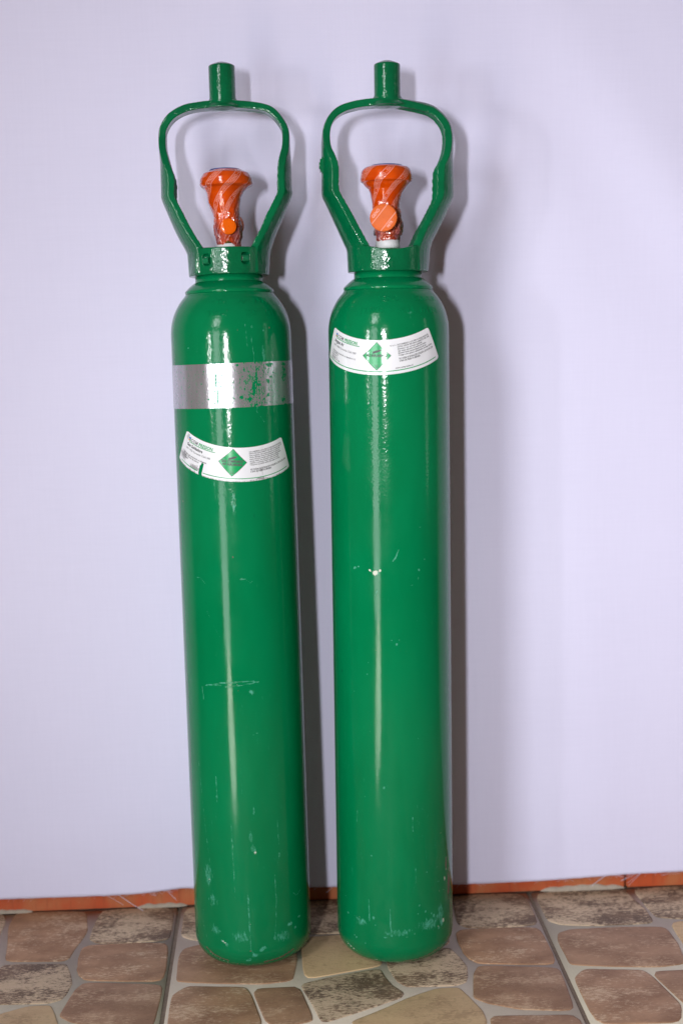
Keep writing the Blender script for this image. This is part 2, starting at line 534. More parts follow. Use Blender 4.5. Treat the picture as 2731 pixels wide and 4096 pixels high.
def stone_mesh(kind, pts, k):
    P = chaikin(arr_poly(pts), 2)
    c = sum(P, Vector((0, 0))) / len(P)
    n = len(P)
    # fray the outline a little
    P = [p + (p - c).normalized() * 0.0007 * mnoise.noise(Vector((p.x * 160, p.y * 160, k))) for p in P]
    def inset(d):
        out = []
        for i, p in enumerate(P):
            t = (P[(i + 1) % n] - P[i - 1]).normalized()
            nn = Vector((-t.y, t.x))
            if nn.dot(c - p) < 0:
                nn = -nn
            out.append(p + nn * d)
        return out
    rings = [(inset(-0.0012), -0.0016), (inset(-0.0007), -0.0003), (inset(0.0010), 0.0)]
    V = [(p.x, p.y, z) for R, z in rings for p in R]
    F = grid_faces(3, n)
    F.append(list(range(2 * n, 3 * n)))
    me = bpy.data.meshes.new("stone")
    me.from_pydata(V, [], F)
    bm = bmesh.new()
    bm.from_mesh(me)
    bmesh.ops.recalc_face_normals(bm, faces=bm.faces[:])
    top = max(bm.faces, key=lambda f: f.calc_area())
    if top.normal.z < 0:
        bmesh.ops.reverse_faces(bm, faces=bm.faces[:])
    bm.to_mesh(me)
    bm.free()
    me.polygons.foreach_set('use_smooth', [True] * len(me.polygons))
    me.materials.append(M_ST[kind])
    return me

fv, ff = box(0.0, -2.0, -0.036, 7.0, 4.4, 0.064)
floor = mesh_obj("floor", fv, ff, M_GROUT, None, False)
floor["kind"] = "structure"
stone_meshes = [stone_mesh(k, p, i) for i, (k, p) in enumerate(STONES)]
tv, tf = box(TW / 2, -TW / 2, -0.0091, TW - 0.0056, TW - 0.0056, 0.0162, 0.0012)
tile_me = None
for row in range(0, 6):
    for c in range(-3, 3):
        if tile_me is None:
            t = mesh_obj("floor_tile", tv, tf, M_JOINT, floor)
            tile_me = t.data
        else:
            t = bpy.data.objects.new("floor_tile", tile_me)
            COL.objects.link(t)
            t.parent = floor
        t.location = (X0 + c * TW, -row * TW + 0.0022, 0.0)
        if row == 0:
            ids = range(len(STONES)) if c in (-1, 0, 1) else ()
        else:
            ids = ()
        for i in ids:
            s = bpy.data.objects.new("stone", stone_meshes[i])
            COL.objects.link(s)
            s.parent = t
        if row or c not in (-1, 0, 1):
            # outside the picture: the same stones joined per tile
            V, F, mats = [], [], []
            st = bpy.data.meshes.get("stone_field")
            if st is None:
                bm = bmesh.new()
                st = bpy.data.meshes.new("stone_field")
                names = list(M_ST)
                for i, sm in enumerate(stone_meshes):
                    k0 = len(bm.faces)
                    bm.from_mesh(sm)
                    bm.faces.ensure_lookup_table()
                    for f in bm.faces[k0:]:
                        f.material_index = names.index(STONES[i][0])
                bm.to_mesh(st)
                bm.free()
                for nm in names:
                    st.materials.append(M_ST[nm])
            s = bpy.data.objects.new("stone_field", st)
            COL.objects.link(s)
            s.parent = t
            s["kind"] = "stuff"

# ------------------------------------------------------------------ wall, skirting
wv, wf = box(0.1, 0.075, 1.25, 4.6, 0.12, 2.5)
wall = mesh_obj("wall", wv, wf, M_WALL, None, False)
wall["kind"] = "structure"
for x0, x1 in ((-1.10, -0.4475), (-0.4465, 0.4512), (0.4538, 1.25)):
    v, f = box((x0 + x1) / 2, 0.0072, 0.0425, x1 - x0, 0.0145, 0.0785 + 0.006, 0.0015)
    mesh_obj("skirting_board", v, f, M_SKIRT, wall, False)
def smear(x0, x1, h, seed):
    """a low irregular lump of mortar along the foot of the skirting"""
    n = 26
    V = []
    for i in range(n):
        t = i / (n - 1)
        e = min(1.0, 6 * min(t, 1 - t)) ** 0.6
        hh = h * e * (0.75 + 0.45 * mnoise.noise(Vector((t * 7, seed, 0)))) + 0.0004
        x = x0 + (x1 - x0) * t
        V += [(x, -0.0030 * e - 0.0004, 0.0), (x, -0.0028 * e - 0.0003, hh * 0.55), (x, -0.0012, hh), (x, 0.002, hh * 1.02)]
    F = grid_faces(n, 4, False)
    mesh_obj("mortar_smear", V, F, M_MORTAR, wall)
smear(-0.395, -0.333, 0.0050, 1.0)
smear(-0.196, -0.131, 0.0056, 2.0)
smear(0.338, 0.4515, 0.0078, 3.0)
smear(-0.60, -0.47, 0.005, 4.0)

# ------------------------------------------------------------------ backdrop cloth
HEM = [(-1.2, 0.026), (-0.60, 0.0245), (-0.3725, 0.0235), (-0.30, 0.0228), (-0.2355, 0.0223), (-0.1847, 0.0239), (-0.1456, 0.0281), (-0.1345, 0.0294), (-0.1214, 0.0281),
       (-0.05, 0.0255), (0.0316, 0.024), (0.0651, 0.0231), (0.15, 0.0210), (0.2202, 0.0196), (0.2656, 0.0194), (0.3373, 0.0198), (0.40, 0.0218), (0.449, 0.0237), (0.527, 0.0242), (0.8, 0.025), (1.3, 0.025)]
def cloth_y(x, z):
    g = lambda cx, cz, ax, az, rot: math.exp(-(((x - cx) * math.cos(rot) + (z - cz) * math.sin(rot)) / ax) ** 2 - ((-(x - cx) * math.sin(rot) + (z - cz) * math.cos(rot)) / az) ** 2)
    y = -0.0125
    y -= 0.0015 * math.sin(6.3 * x + 1.1 * z + 0.6) + 0.0004 * math.sin(15.0 * x - 2.2 * z + 2.0)
    y -= 0.0045 * g(0.50, 0.93, 0.045, 0.26, 0.62)
    y += 0.0035 * g(0.43, 0.90, 0.05, 0.25, 0.55)
    y -= 0.0030 * g(-0.31, 0.52, 0.05, 0.09, 0.4)
    y -= 0.0030 * g(0.40, 0.12, 0.10, 0.05, -0.25) + 0.0025 * g(-0.25, 0.10, 0.14, 0.05, 0.1)
    y -= 0.0010 * g(0.40, 0.45, 0.03, 0.35, 0.06)
    return min(y, -0.0035)
xs = np.linspace(-1.2, 1.3, 300)
zs = np.concatenate([[0, .004, .01], np.linspace(0.03, 1.75, 130)])
V = []
for k, dz in enumerate(zs):
    for x in xs:
        hem = interp(HEM, x) + 0.0005 * mnoise.noise(Vector((x * 140, 0, 0))) + 0.0004 * mnoise.noise(Vector((x * 500, 3, 0)))
        z = hem + dz * (1.0 if k < 3 else 1.0)
        V.append((x, cloth_y(x, z), z))
cloth = mesh_obj("backdrop_cloth", V, grid_faces(len(zs), len(xs), False), M_CLOTH)
sol = cloth.modifiers.new("thickness", 'SOLIDIFY')
sol.thickness = 0.0005
cloth["label"] = "pale lavender cloth hanging flat behind both cylinders, with a frayed hem"
cloth["category"] = "backdrop cloth"
def thread(a, b, r, bend):
    P = []
    for i in range(9):
        t = i / 8
        x = a[0] + (b[0] - a[0]) * t + bend * 0.25 * math.sin(math.pi * t)
        z = a[1] + (b[1] - a[1]) * t + bend * math.sin(math.pi * t)
        yy = cloth_y(x, max(z, 0.03)) - 0.0012 - 0.004 * t
        P.append(Vector((x, yy, z)))
    V = []
    for p in P:
        V += [tuple(p + Vector((0, math.cos(u) * r, math.sin(u) * r))) for u in (0.5, 2.6, 4.7)]
    return V, grid_faces(len(P), 3)
THR = [((-.2207, .0250), (-.1875, .0022)), ((-.2200, .0252), (-.1868, .0026)), ((-.2352, .0248), (-.2125, .0115)), ((-.1786, .0262), (-.1701, .0218)), ((-.1553, .0285), (-.1440, .0170)), ((-.1577, .0284), (-.1429, .0146)),
       ((-.1751, .0266), (-.1695, .0218)), ((.4227, .0240), (.4024, .0124)), ((.4235, .0240), (.4030, .0120)), ((.4627, .0248), (.4414, .0172)), ((.4698, .0252), (.4521, .0103)), ((.4690, .0252), (.4500, .0140)),
       ((.5107, .0256), (.4965, .0222)), ((.06, .0240), (.0515, .0178)), ((.4560, .0245), (.4425, .0180)), ((-.1680, .0270), (-.1480, .0258)), ((.3700, .0215), (.3560, .0200))]
for i, (a, b) in enumerate(THR):
    v, f = thread(a, b, 0.00026 if i < 14 else 0.0002, random.uniform(-0.0012, 0.0012))
    mesh_obj("loose_thread", v, f, M_THREAD, cloth)
parts = []
for i in range(120):
    x = random.uniform(-0.42, 0.56)
    if random.random() < 0.5:
        x = random.choice([random.gauss(-0.17, 0.03), random.gauss(0.47, 0.04)])
    z = interp(HEM, x) + 0.0004
    parts.append(thread((x, z), (x + random.uniform(-.006, .006), z - random.uniform(.0006, .003)), 0.00012, random.uniform(-.0004, .0004)))
v, f = merge(*parts)
fr = mesh_obj("frayed_fringe", v, f, M_THREAD, cloth)
fr["kind"] = "stuff"

# ------------------------------------------------------------------ gas cylinders
RB = 0.07
DOME = [(0.745, 0.0700), (0.7485, 0.06992), (0.752, 0.0697), (0.7555, 0.0693), (0.759, 0.0687), (0.764, 0.0675), (0.769, 0.0660), (0.7745, 0.0636), (0.780, 0.0606), (0.785, 0.0573), (0.7895, 0.0535), (0.7925, 0.0505)]
KN = 0.028
BODY = [(0.034, 0.0042), (0.0410, 0.0003)]
for a in np.linspace(0, math.pi / 2, 26):
    BODY.append((RB - KN + KN * math.sin(a), KN * 1.05 - KN * 1.05 * math.cos(a)))
for z in np.arange(0.0345, 0.7445, 0.0015):
    BODY.append((RB, float(z)))
_ds = np.linspace(0.745, 0.7925, 34)
_dr = [interp(DOME, s) for s in _ds]
_dr = np.convolve(np.pad(_dr, 2, mode='edge'), np.ones(5) / 5, 'valid')
for s, r in zip(_ds, _dr):
    BODY.append((float(r), float(s)))
BODY += [(0.0470, 0.795), (0.0425, 0.798), (0.0400, 0.8015), (0.0394, 0.806), (0.0392, 0.812), (0.0385, 0.8125), (0.0380, 0.836), (0.0360, 0.8385), (0.030, 0.8392), (0.018, 0.8405), (0.0132, 0.8412), (0.0115, 0.8414)]
_BR = [(z, r) for r, z in BODY if z > 0.02]
def rbody(s):
    return interp(_BR, s)

def body_mesh(root, mat, marks):
    th = np.concatenate([np.linspace(-100, 100, 250), np.linspace(100, 260, 60)[1:-1]])
    nth = len(th)
    P = np.array(BODY)
    TH, R = np.meshgrid(np.radians(th), P[:, 0])
    _, S = np.meshgrid(th, P[:, 1])
    X, Y = R * np.sin(TH), -R * np.cos(TH)
    V = np.stack([X, Y, S], -1).reshape(-1, 3)
    U = np.degrees(TH).reshape(-1) * (math.pi / 180) * RB * 1000   # mm along the girth
    Z = S.reshape(-1) * 1000
    A = {k: np.zeros(len(U)) for k in ('scuff', 'bare', 'rust')}
    D2MM = math.pi / 180 * RB * 1000
    for m in marks:
        k, typ = m[0], m[1]
        if typ == 'b':          # blob: theta, s, ru mm, rs mm, value, tilt
            t, s, ru, rs, val = m[2:7]
            tilt = rad(m[7]) if len(m) > 7 else 0
            du, dz = U - t * D2MM, Z - s * 1000
            a = du * math.cos(tilt) + dz * math.sin(tilt)
            b = -du * math.sin(tilt) + dz * math.cos(tilt)
            q = np.exp(-((a / ru) ** 2 + (b / rs) ** 2))
            A[k] = np.maximum(A[k], (val + (0.10 if k == 'scuff' else 0.04)) * q)
        else:                   # line: points, width mm, value
            pts, wd, val = m[2:5]
            for (t0, s0), (t1, s1) in zip(pts[:-1], pts[1:]):
                ax, az, bx, bz = t0 * D2MM, s0 * 1000, t1 * D2MM, s1 * 1000
                L2 = (bx - ax) ** 2 + (bz - az) ** 2 + 1e-9
                t = np.clip(((U - ax) * (bx - ax) + (Z - az) * (bz - az)) / L2, 0, 1)
                d = np.hypot(U - ax - t * (bx - ax), Z - az - t * (bz - az))
                A[k] = np.maximum(A[k], (val - (0.05 if k == 'scuff' else 0.0)) * np.exp(-(d / wd) ** 2))
    F = grid_faces(len(P), nth)
    n0 = len(V)
    V = np.vstack([V, [[0, 0, 0.0046], [0, 0, 0.8414]]])
    for j in range(nth):
        F.append((n0, (j + 1) % nth, j))
        F.append(((len(P) - 1) * nth + j, (len(P) - 1) * nth + (j + 1) % nth, n0 + 1))
    for k in A:
        A[k] = np.concatenate([A[k], [0, 0]])
    return mesh_obj("body", V, F, mat, root, True, A)

# outlines of the valve guard: (across, up) outer / inner, from the casting's silhouette
GUARD = {
 'L': dict(
  lo=[(-.0457, .8150), (-.0458, .8317), (-.0484, .8421), (-.0556, .8563), (-.0621, .8706), (-.0685, .8873), (-.0743, .9027), (-.0746, .9104), (-.0744, .9256), (-.0742, .9408), (-.0744, .9522), (-.0748, .9636), (-.0745, .9749), (-.0721, .9862), (-.0652, .9974), (-.0566, 1.0041), (-.0435, 1.0101), (-.0306, 1.0123), (-.0152, 1.0140)],
  li=[(-.0285, .8150), (-.0275, .8312), (-.0265, .8434), (-.0343, .8571), (-.0439, .8752), (-.0504, .8894), (-.0569, .9029), (-.0569, .9099), (-.0566, .9252), (-.0606, .9392), (-.0633, .9507), (-.0650, .9608), (-.0648, .9722), (-.0634, .9797), (-.0572, .9896), (-.0492, .9958), (-.0388, .9999), (-.0272, 1.0022), (-.0130, 1.0032)],
  ro=[(.0472, .8150), (.0483, .8292), (.0501, .8420), (.0573, .8611), (.0635, .8738), (.0692, .8864), (.0769, .9041), (.0768, .9118), (.0769, .9309), (.0769, .9436), (.0766, .9525), (.0763, .9614), (.0760, .9741), (.0738, .9842), (.0677, .9945), (.0577, 1.0048), (.0476, 1.0100), (.0336, 1.0126), (.0163, 1.0140)],
  ri=[(.0260, .8150), (.0256, .8298), (.0261, .8427), (.0386, .8654), (.0442, .8781), (.0512, .8907), (.0588, .9058), (.0591, .9135), (.0598, .9338), (.0629, .9477), (.0657, .9565), (.0670, .9654), (.0671, .9768), (.0635, .9845), (.0573, .9922), (.0498, .9974), (.0408, .9999), (.0293, 1.0014), (.0139, 1.0026)],
  top=((-.0002, 1.0142), (-.0002, 1.0031)), post=(0.0005, 0.0146, 1.0505, 1.0572), h=.8438, dip=0.0),
 'R': dict(
  lo=[(-.0457, .8140), (-.0465, .8261), (-.0476, .8388), (-.0508, .8465), (-.0576, .8618), (-.0638, .8758), (-.0706, .8910), (-.0750, .9011), (-.0751, .9174), (-.0748, .9325), (-.0748, .9450), (-.0747, .9587), (-.0738, .9699), (-.0718, .9786), (-.0672, .9886), (-.0607, .9966), (-.0516, 1.0034), (-.0414, 1.0066), (-.0312, 1.0082), (-.0158, 1.0103)],
  li=[(-.0240, .8140), (-.0230, .8258), (-.0225, .8398), (-.0256, .8475), (-.0344, .8641), (-.0407, .8768), (-.0482, .8907), (-.0554, .9047), (-.0557, .9185), (-.0556, .9323), (-.0595, .9449), (-.0630, .9549), (-.0642, .9674), (-.0631, .9773), (-.0589, .9848), (-.0531, .9900), (-.0454, .9936), (-.0364, .9961), (-.0275, .9979), (-.0134, .9991)],
  ro=[(.0466, .8140), (.0480, .8250), (.0491, .8377), (.0520, .8479), (.0586, .8605), (.0652, .8731), (.0718, .8883), (.0768, .8996), (.0768, .9160), (.0764, .9311), (.0762, .9412), (.0768, .9537), (.0770, .9675), (.0749, .9788), (.0711, .9863), (.0647, .9939), (.0558, 1.0014), (.0468, 1.0052), (.0353, 1.0078), (.0187, 1.0101)],
  ri=[(.0250, .8140), (.0246, .8253), (.0248, .8393), (.0287, .8494), (.0340, .8608), (.0406, .8721), (.0478, .8860), (.0537, .8986), (.0540, .9137), (.0553, .9301), (.0598, .9388), (.0634, .9501), (.0645, .9626), (.0627, .9739), (.0582, .9821), (.0518, .9880), (.0442, .9918), (.0352, .9941), (.0263, .9959), (.0135, .9982)],
  top=((.0010, 1.0105), (.0010, .9990)), post=(0.0016, 0.0144, 1.0452, 1.0519), h=.8425, dip=.0055),
}
WTAB = [(0.81, 0.034), (0.845, 0.034), (0.87, 0.031), (0.90, 0.0265), (0.94, 0.023), (0.96, 0.0165), (0.975, 0.0125), (1.06, 0.0110)]
def spline(P, n):
    """Catmull-Rom through P, n samples"""
    P = [np.array(p) for p in P]
    P = [2 * P[0] - P[1]] + P + [2 * P[-1] - P[-2]]
    out = []
    m = len(P) - 3
    for k in range(n):
        t = k / (n - 1) * m
        i = min(int(t), m - 1)
        u = t - i
        a, b, c, d = P[i:i + 4]
        out.append(0.5 * ((2 * b) + (-a + c) * u + (2 * a - 5 * b + 4 * c - d) * u * u + (-a + 3 * b - 3 * c + d) * u ** 3))
    return out
def guard_mesh(root, g, mat, pockets):
    O = spline(g['lo'] + [g['top'][0]] + g['ro'][::-1], 150)
    I = spline(g['li'] + [g['top'][1]] + g['ri'][::-1], 150)
    ny = 11
    V = []
    for o_, i_ in zip(O, I):
        d = o_ - i_
        T = np.linalg.norm(d)
        nrm = d / T
        up = max(0.0, nrm[1])
        w = interp(WTAB, o_[1])
        # the arch is seen from a little below: take the visible underside off its thickness
        o2 = o_ - np.array([0, 0.0018]) * up
        T2 = T - 0.0026 * up
        t = min(T2, 0.0086)
        b = T2 - t
        prof = []
        for k in range(ny):
            y = -w + 2 * w * k / (ny - 1)
            prof.append((y, -b * (y / w) ** 2))
        for y, q in prof:
            p = o2 + nrm * q
            V.append((p[0], y, p[1]))
        for y, q in prof[::-1]:
            p = o2 + nrm * (q - t)
            V.append((p[0], y, p[1]))
    m = 2 * ny
    F = grid_faces(len(O), m)
    F.append(list(range(m))[::-1])
    F.append(list(range((len(O) - 1) * m, len(O) * m)))
    # collar ring
    n = 120
    CV = []
    for r, zt in ((0.0462, 0), (0.0474, 1), (0.0405, 1), (0.0397, 0)):
        for j in range(n):
            t = 2 * math.pi * j / n
            d = math.degrees(t if t < math.pi else t - 2 * math.pi)
            hh = g['h'] - g['dip'] * math.exp(-((d - 2) / 30) ** 2)
            z = hh if zt else 0.8132
            CV.append((r * math.sin(t), -r * math.cos(t), z))
    CF = []
    for i in range(4):
        for j in range(n):
            k = (j + 1) % n
            CF.append((i * n + j, i * n + k, ((i + 1) % 4) * n + k, ((i + 1) % 4) * n + j))
    px, pr, ps, pt = g['post']
    pr += 0.0006
    PV, PF = lathe([(0.0005, 0.9985 if g['dip'] else 1.0025), (pr * .98, 0.9995 if g['dip'] else 1.0035), (pr, 1.012), (pr, ps + .0014), (pr * .98, ps + .0022), (pr * 0.66, ps + 0.0044), (pr * 0.3, pt - 0.0004), (0.0004, pt + .0003)], 48)
    PV = [(x + px, y, z) for x, y, z in PV]
    k = len(PV)
    PF.append(list(range(48))[::-1])
    PF.append(list(range(k - 48, k)))
    # foot fillet of the post
    QV, QF = lathe([(0.001, 1.002), (pr + 0.010, 1.0045), (pr + 0.0050, 1.0085), (pr + .0018, 1.013), (pr * .9, 1.018), (0.001, 1.018)], 48)
    dz = -0.0032 if g['dip'] else 0.0
    QV = [(x * (1.0) + px, y * 0.80, z + dz) for x, y, z in QV]
    V, F = merge((V, F), (CV, CF), (PV, PF), (QV, QF))
    o = mesh_obj("valve_guard", V, F, mat, None)
    bm = bmesh.new()
    bm.from_mesh(o.data)
    bmesh.ops.recalc_face_normals(bm, faces=bm.faces[:])
    bm.to_mesh(o.data)
    bm.free()
    r1 = o.modifiers.new("weld", 'REMESH')
    r1.mode = 'VOXEL'
    r1.voxel_size = 0.00072
    cutters = []
    for th, s, w, h in pockets:
        v, f = box(0, -0.0475, 0, w, 0.0122, h, 0.0014)
        c = mesh_obj("pocket_tool", v, f, mat, None, False)
        c.rotation_euler = (0, 0, rad(th))
        c.location = (0, 0, s)
        bl = o.modifiers.new("pocket", 'BOOLEAN')
        bl.operation = 'DIFFERENCE'
        bl.solver = 'EXACT'
        bl.object = c
        cutters.append(c)
    if pockets:
        r2 = o.modifiers.new("weld2", 'REMESH')
        r2.mode = 'VOXEL'
        r2.voxel_size = 0.00072
    smt = o.modifiers.new("soften", 'SMOOTH')
    smt.factor = 0.5
    smt.iterations = 8
    bpy.context.view_layer.update()
    dg = bpy.context.evaluated_depsgraph_get()
    me = bpy.data.meshes.new_from_object(o.evaluated_get(dg))
    old = o.data
    o.modifiers.clear()
    o.data = me
    bpy.data.meshes.remove(old)
    for c in cutters:
        bpy.data.objects.remove(c)
    me.name = "valve_guard"
    me.materials.clear()
    me.materials.append(mat)
    me.polygons.foreach_set('use_smooth', [True] * len(me.polygons))
    o.parent = root
    return o

def stamp(root, lines, mat):
    """embossed characters round the shoulder"""
    arc = [0.0]
    S = np.linspace(0.745, 0.7925, 120)
    for a, b in zip(S[:-1], S[1:]):
        arc.append(arc[-1] + math.hypot(b - a, rbody(b) - rbody(a)))
    parts = []
    for txt, th0, s0, size, sx in lines:
        a0 = float(np.interp(s0, S, arc))
        tv_, tf_ = text_geo(txt, size, sx, 0.00045, 0.0002)
        V = []
        for x, y, z in tv_:
            s = float(np.interp(a0 + y, arc, S))
            r = rbody(s)
            ds = 0.0015
            dr = (rbody(s + ds) - rbody(s - ds)) / (2 * ds)
            nl = math.hypot(1, dr)
            off = 0.00006 + z
            t = rad(th0) + x / rbody(float(np.interp(a0, arc, S)))
            rr, zz = r + off / nl, s - off * dr / nl
            V.append((rr * math.sin(t), -rr * math.cos(t), zz))
        parts.append((V, tf_))
    v, f = merge(*parts)
    return mesh_obj("stamped_lettering", v, f, mat, root, False)

def make_label(root, u0, v0, tilt, kind, mat, body):
    """curved sticker: u0 deg at the middle of the upper edge, v0 its height"""
    R1, R2, AM = 0.131, 0.1697, rad(27.7)
    ct, st_ = math.cos(rad(tilt)), math.sin(rad(tilt))
    def pol(a, rho, off):
        u = rho * math.sin(a)
        v = R1 - rho * math.cos(a)
        u, v = u * ct + v * st_, -u * st_ + v * ct
        s = v0 + v
        t = rad(u0) + u / RB
        r = rbody(s) + off
        return (r * math.sin(t), -r * math.cos(t), s)
    NA, NR = 132, 44
    V, G = [], []
    def corner(a, rho):
        return a
    grime = []
    cr = 0.0028
    for i in range(NR + 1):
        rho = R1 + (R2 - R1) * i / NR
        e = min(i, NR - i) / NR * (R2 - R1)
        pull = 0.0
        if e < cr:
            pull = (cr - math.sqrt(max(cr * cr - (cr - e) ** 2, 0))) / rho
        for j in range(NA + 1):
            x = -1 + 2 * j / NA
            a = x * (AM - pull)
            V.append(pol(a, rho, 0.00026))
            d, h = math.degrees(a), (rho - R1) / (R2 - R1)
            g = 0.0
            if kind == 'shield':
                g = max(g, 0.62 * math.exp(-((d + 25) / 5.0) ** 2 - ((h - .72) / .24) ** 2))
                g = max(g, 0.66 * math.exp(-((d + 17) / 4.2) ** 2 - ((h - .86) / .14) ** 2))
                g = max(g, 0.62 * math.exp(-((d + 25.5) / 1.6) ** 2 - ((h - .12) / .16) ** 2))
                g = max(g, 0.66 * math.exp(-((d - 11.5) / 3.6) ** 2 - ((h - .95) / .06) ** 2))
                g = max(g, 0.62 * math.exp(-((d - 12.5) / 0.45) ** 2 - ((h - .75) / .25) ** 2))
                g = max(g, 0.60 * math.exp(-((d - 10.6) / 0.4) ** 2 - ((h - .7) / .16) ** 2))
                g = max(g, 0.55 * math.exp(-((d - 12.5) / 1.8) ** 2 - ((h - .70) / .10) ** 2))
                if h > .965:
                    g = max(g, 0.5)
            grime.append(g)
    F = []
    for i in range(NR):
        for j in range(NA):
            d = math.degrees((-1 + 2 * (j + .5) / NA) * AM)
            h = (i + .5) / NR
            if kind == 'shield' and h > 0.60 and abs(d - (-13.2 + (h - 0.6) * -1.0)) < 0.85 * min(1, (h - 0.57) * 7):
                continue
            F.append((i * (NA + 1) + j, (i + 1) * (NA + 1) + j, (i + 1) * (NA + 1) + j + 1, i * (NA + 1) + j + 1))
    F = [f[::-1] for f in F]
    lab = mesh_obj("label_sticker", V, F, mat, root, True, {'grime': grime})
    OFF = 0.00036
    def put(name, items, m, off=OFF):
        parts = []
        for txt, a_deg, rho, size, sx, bold in items:
            tv_, tf_ = text_geo(txt, size, sx, 0.0, bold + size * 0.018)
            wmax = rad(26.2 - a_deg) * rho
            wid = max(p[0] for p in tv_)
            if wid > wmax:
                tv_ = [(x * wmax / wid, y, z) for x, y, z in tv_]
            parts.append(([pol(rad(a_deg) + x / rho, rho - y, off) for x, y, z in tv_], tf_))
        v, f = merge(*parts)
        mesh_obj(name, v, f, m, lab, False)
    def strip(name, a0, a1, r0, r1, m, off=OFF, n=70):
        v, f = [], []
        for j in range(n + 1):
            a = rad(a0 + (a1 - a0) * j / n)
            v += [pol(a, r0, off), pol(a, r1, off)]
        for j in range(n):
            f.append((2 * j, 2 * j + 1, 2 * j + 3, 2 * j + 2))
        f = [q[::-1] for q in f]
        return mesh_obj(name, v, f, m, lab, False)
    # header
    put("header_lettering", [("COM", -22.9, R1 + .0077, .0052, .90, .00006)], M_TEXT_GREY)
    put("header_lettering", [("PRESION", -17.7, R1 + .0077, .0052, .90, .00010)], M_TEXT_GREEN)
    strip("green_rule", -23.6, -8.4, R1 + .0083, R1 + .0091, M_TEXT_GREEN)
    strip("header_mark", -24.6, -23.2, R1 + .0036, R1 + .0058, M_LOGO_BLUE)
    strip("header_mark", -24.6, -23.9, R1 + .0060, R1 + .0080, M_LOGO_ORANGE)
    strip("header_mark", -23.8, -23.1, R1 + .0060, R1 + .0080, M_TEXT_GREEN)
    if kind == 'argon':
        strip("green_rule", -26.6, 26.0, R2 - .0042, R2 - .0032, M_TEXT_GREEN)
        put("gas_name_lettering", [("Argon Ar", -24.6, R1 + .0138, .0050, .88, .00012)], M_TEXT)
        put("small_lettering", [("UN: 1006 Conexión CGA 580", -24.6, R1 + .0182, .0031, .95, 0),
                                ("Contiene gas comprimido no inflamable N. 2.2", -24.6, R1 + .0245, .0024, .85, 0.00002),
                                ("Pureza 99,99 %", -24.6, R1 + .0268, .0024, .85, 0.00002),
                                ("Argón 100 %", -24.6, R1 + .0291, .0024, .85, 0.00002),
                                ("Contenido 10 L", -24.6, R1 + .0314, .0024, .85, 0.00002),
                                ("Fabricado en Chile", -24.4, R2 - .0055, .0025, .9, 0.00002)], M_TEXT_GREY)
        L = ["GAS COMPRIMIDO A ALTA PRESIÓN PUEDE PROVOCAR", "ASFIXIA RÁPIDA POR GRAN AUMENTO DEL AIRE", "Almacenar y usar con buena ventilación",
             "Usar equipo adecuado a la presión del cilindro", "Mantener válvula cerrada después de cada uso", "Proteger contra golpes y calentamiento, use tapa cilindro"]
        put("notice_lettering", [("PRECAUCIÓN:", 6.1, R1 + .0077, .0017, .62, 0)] + [(t, 9.4, R1 + .0077 + i * .00235, .0024, .82 if i < 2 else .74, .00004) for i, t in enumerate(L)], M_TEXT_GREY)
        put("warning_lettering", [("NO DAÑAR NI RETIRAR ESTA ETIQUETA, DEVOLVER CON", 9.4, R1 + .0233, .0027, .74, .00006), ("2 BAR DE PRESIÓN MÍNIMA", 9.4, R1 + .0259, .0027, .74, .00006)], M_TEXT_GREY)
        put("address_lettering", [("www.compresion.cl", 7.4, R2 - .0056, .0027, .9, .00003)], M_TEXT_GREY)
    else:
        strip("green_rule", -25.6, -14.7, R2 - .0040, R2 - .0031, M_TEXT_GREEN)
        strip("green_rule", -12.2, 26.0, R2 - .0040, R2 - .0031, M_TEXT_GREEN)
        put("gas_name_lettering", [("Gas Soldadura", -24.6, R1 + .0138, .0046, .88, .00010)], M_TEXT)
        put("small_lettering", [("UN: 1956 Conexión CGA 580", -24.6, R1 + .0180, .0030, .95, 0),
                                ("Contiene gas comprimido no inflamable", -25.0, R1 + .0240, .0025, .85, 0.00003),
                                ("Argón + Dióxido de carbono", -25.0, R1 + .0264, .0025, .85, 0.00003),
                                ("Contenido", -25.0, R1 + .0288, .0025, .85, 0.00003)], M_TEXT_GREY)
        L = ["GAS COMPRIMIDO A ALTA PRESIÓN PUEDE PROVOCAR ASFIXIA", "RÁPIDA POR GRAN AUMENTO DEL AIRE. Almacenar y usar con", "buena ventilación. Usar equipo adecuado a la presión del",
             "cilindro. Mantener válvula cerrada después de cada uso y", "cuando esté vacío. Proteger contra golpes y calentamiento,", "use tapa cilindro. No usar aceite ni grasa en la válvula,",
             "regulador o conexiones. Evite el contacto con la piel.", "Transportar en posición vertical, bien sujeto y con tapa."]
        put("notice_lettering", [(t, 7.6, R1 + .0060 + i * .0021, .0021, .80, .00003) for i, t in enumerate(L)], M_TEXT_GREY)
        put("warning_lettering", [("NO DAÑAR NI RETIRAR ESTA ETIQUETA, DEVOLVER CON", 7.6, R1 + .0262, .0026, .80, .00005), ("2 BAR DE PRESIÓN MÍNIMA", 7.6, R1 + .0286, .0026, .80, .00005)], M_TEXT_GREY)
    # hazard diamond, straight sided on the unrolled sheet
    def dia(name, hw, hh, m, off):
        c0 = R1 + (0.0178 if kind == 'argon' else 0.0170)
        n = 12
        v, f = [], []
        for i in range(n + 1):
            for j in range(n + 1):
                p, q = i / n, j / n
                x = (p - q) * hw
                y = (p + q - 1) * hh
                v.append(pol(x / c0, c0 - y, off))
        for i in range(n):
            for j in range(n):
                f.append((i * (n + 1) + j, (i + 1) * (n + 1) + j, (i + 1) * (n + 1) + j + 1, i * (n + 1) + j + 1))
        return mesh_obj(name, v, f, m, lab, True), c0
    _, c0 = dia("diamond_border", .0164, .0161, M_DIAEDGE, .00042)
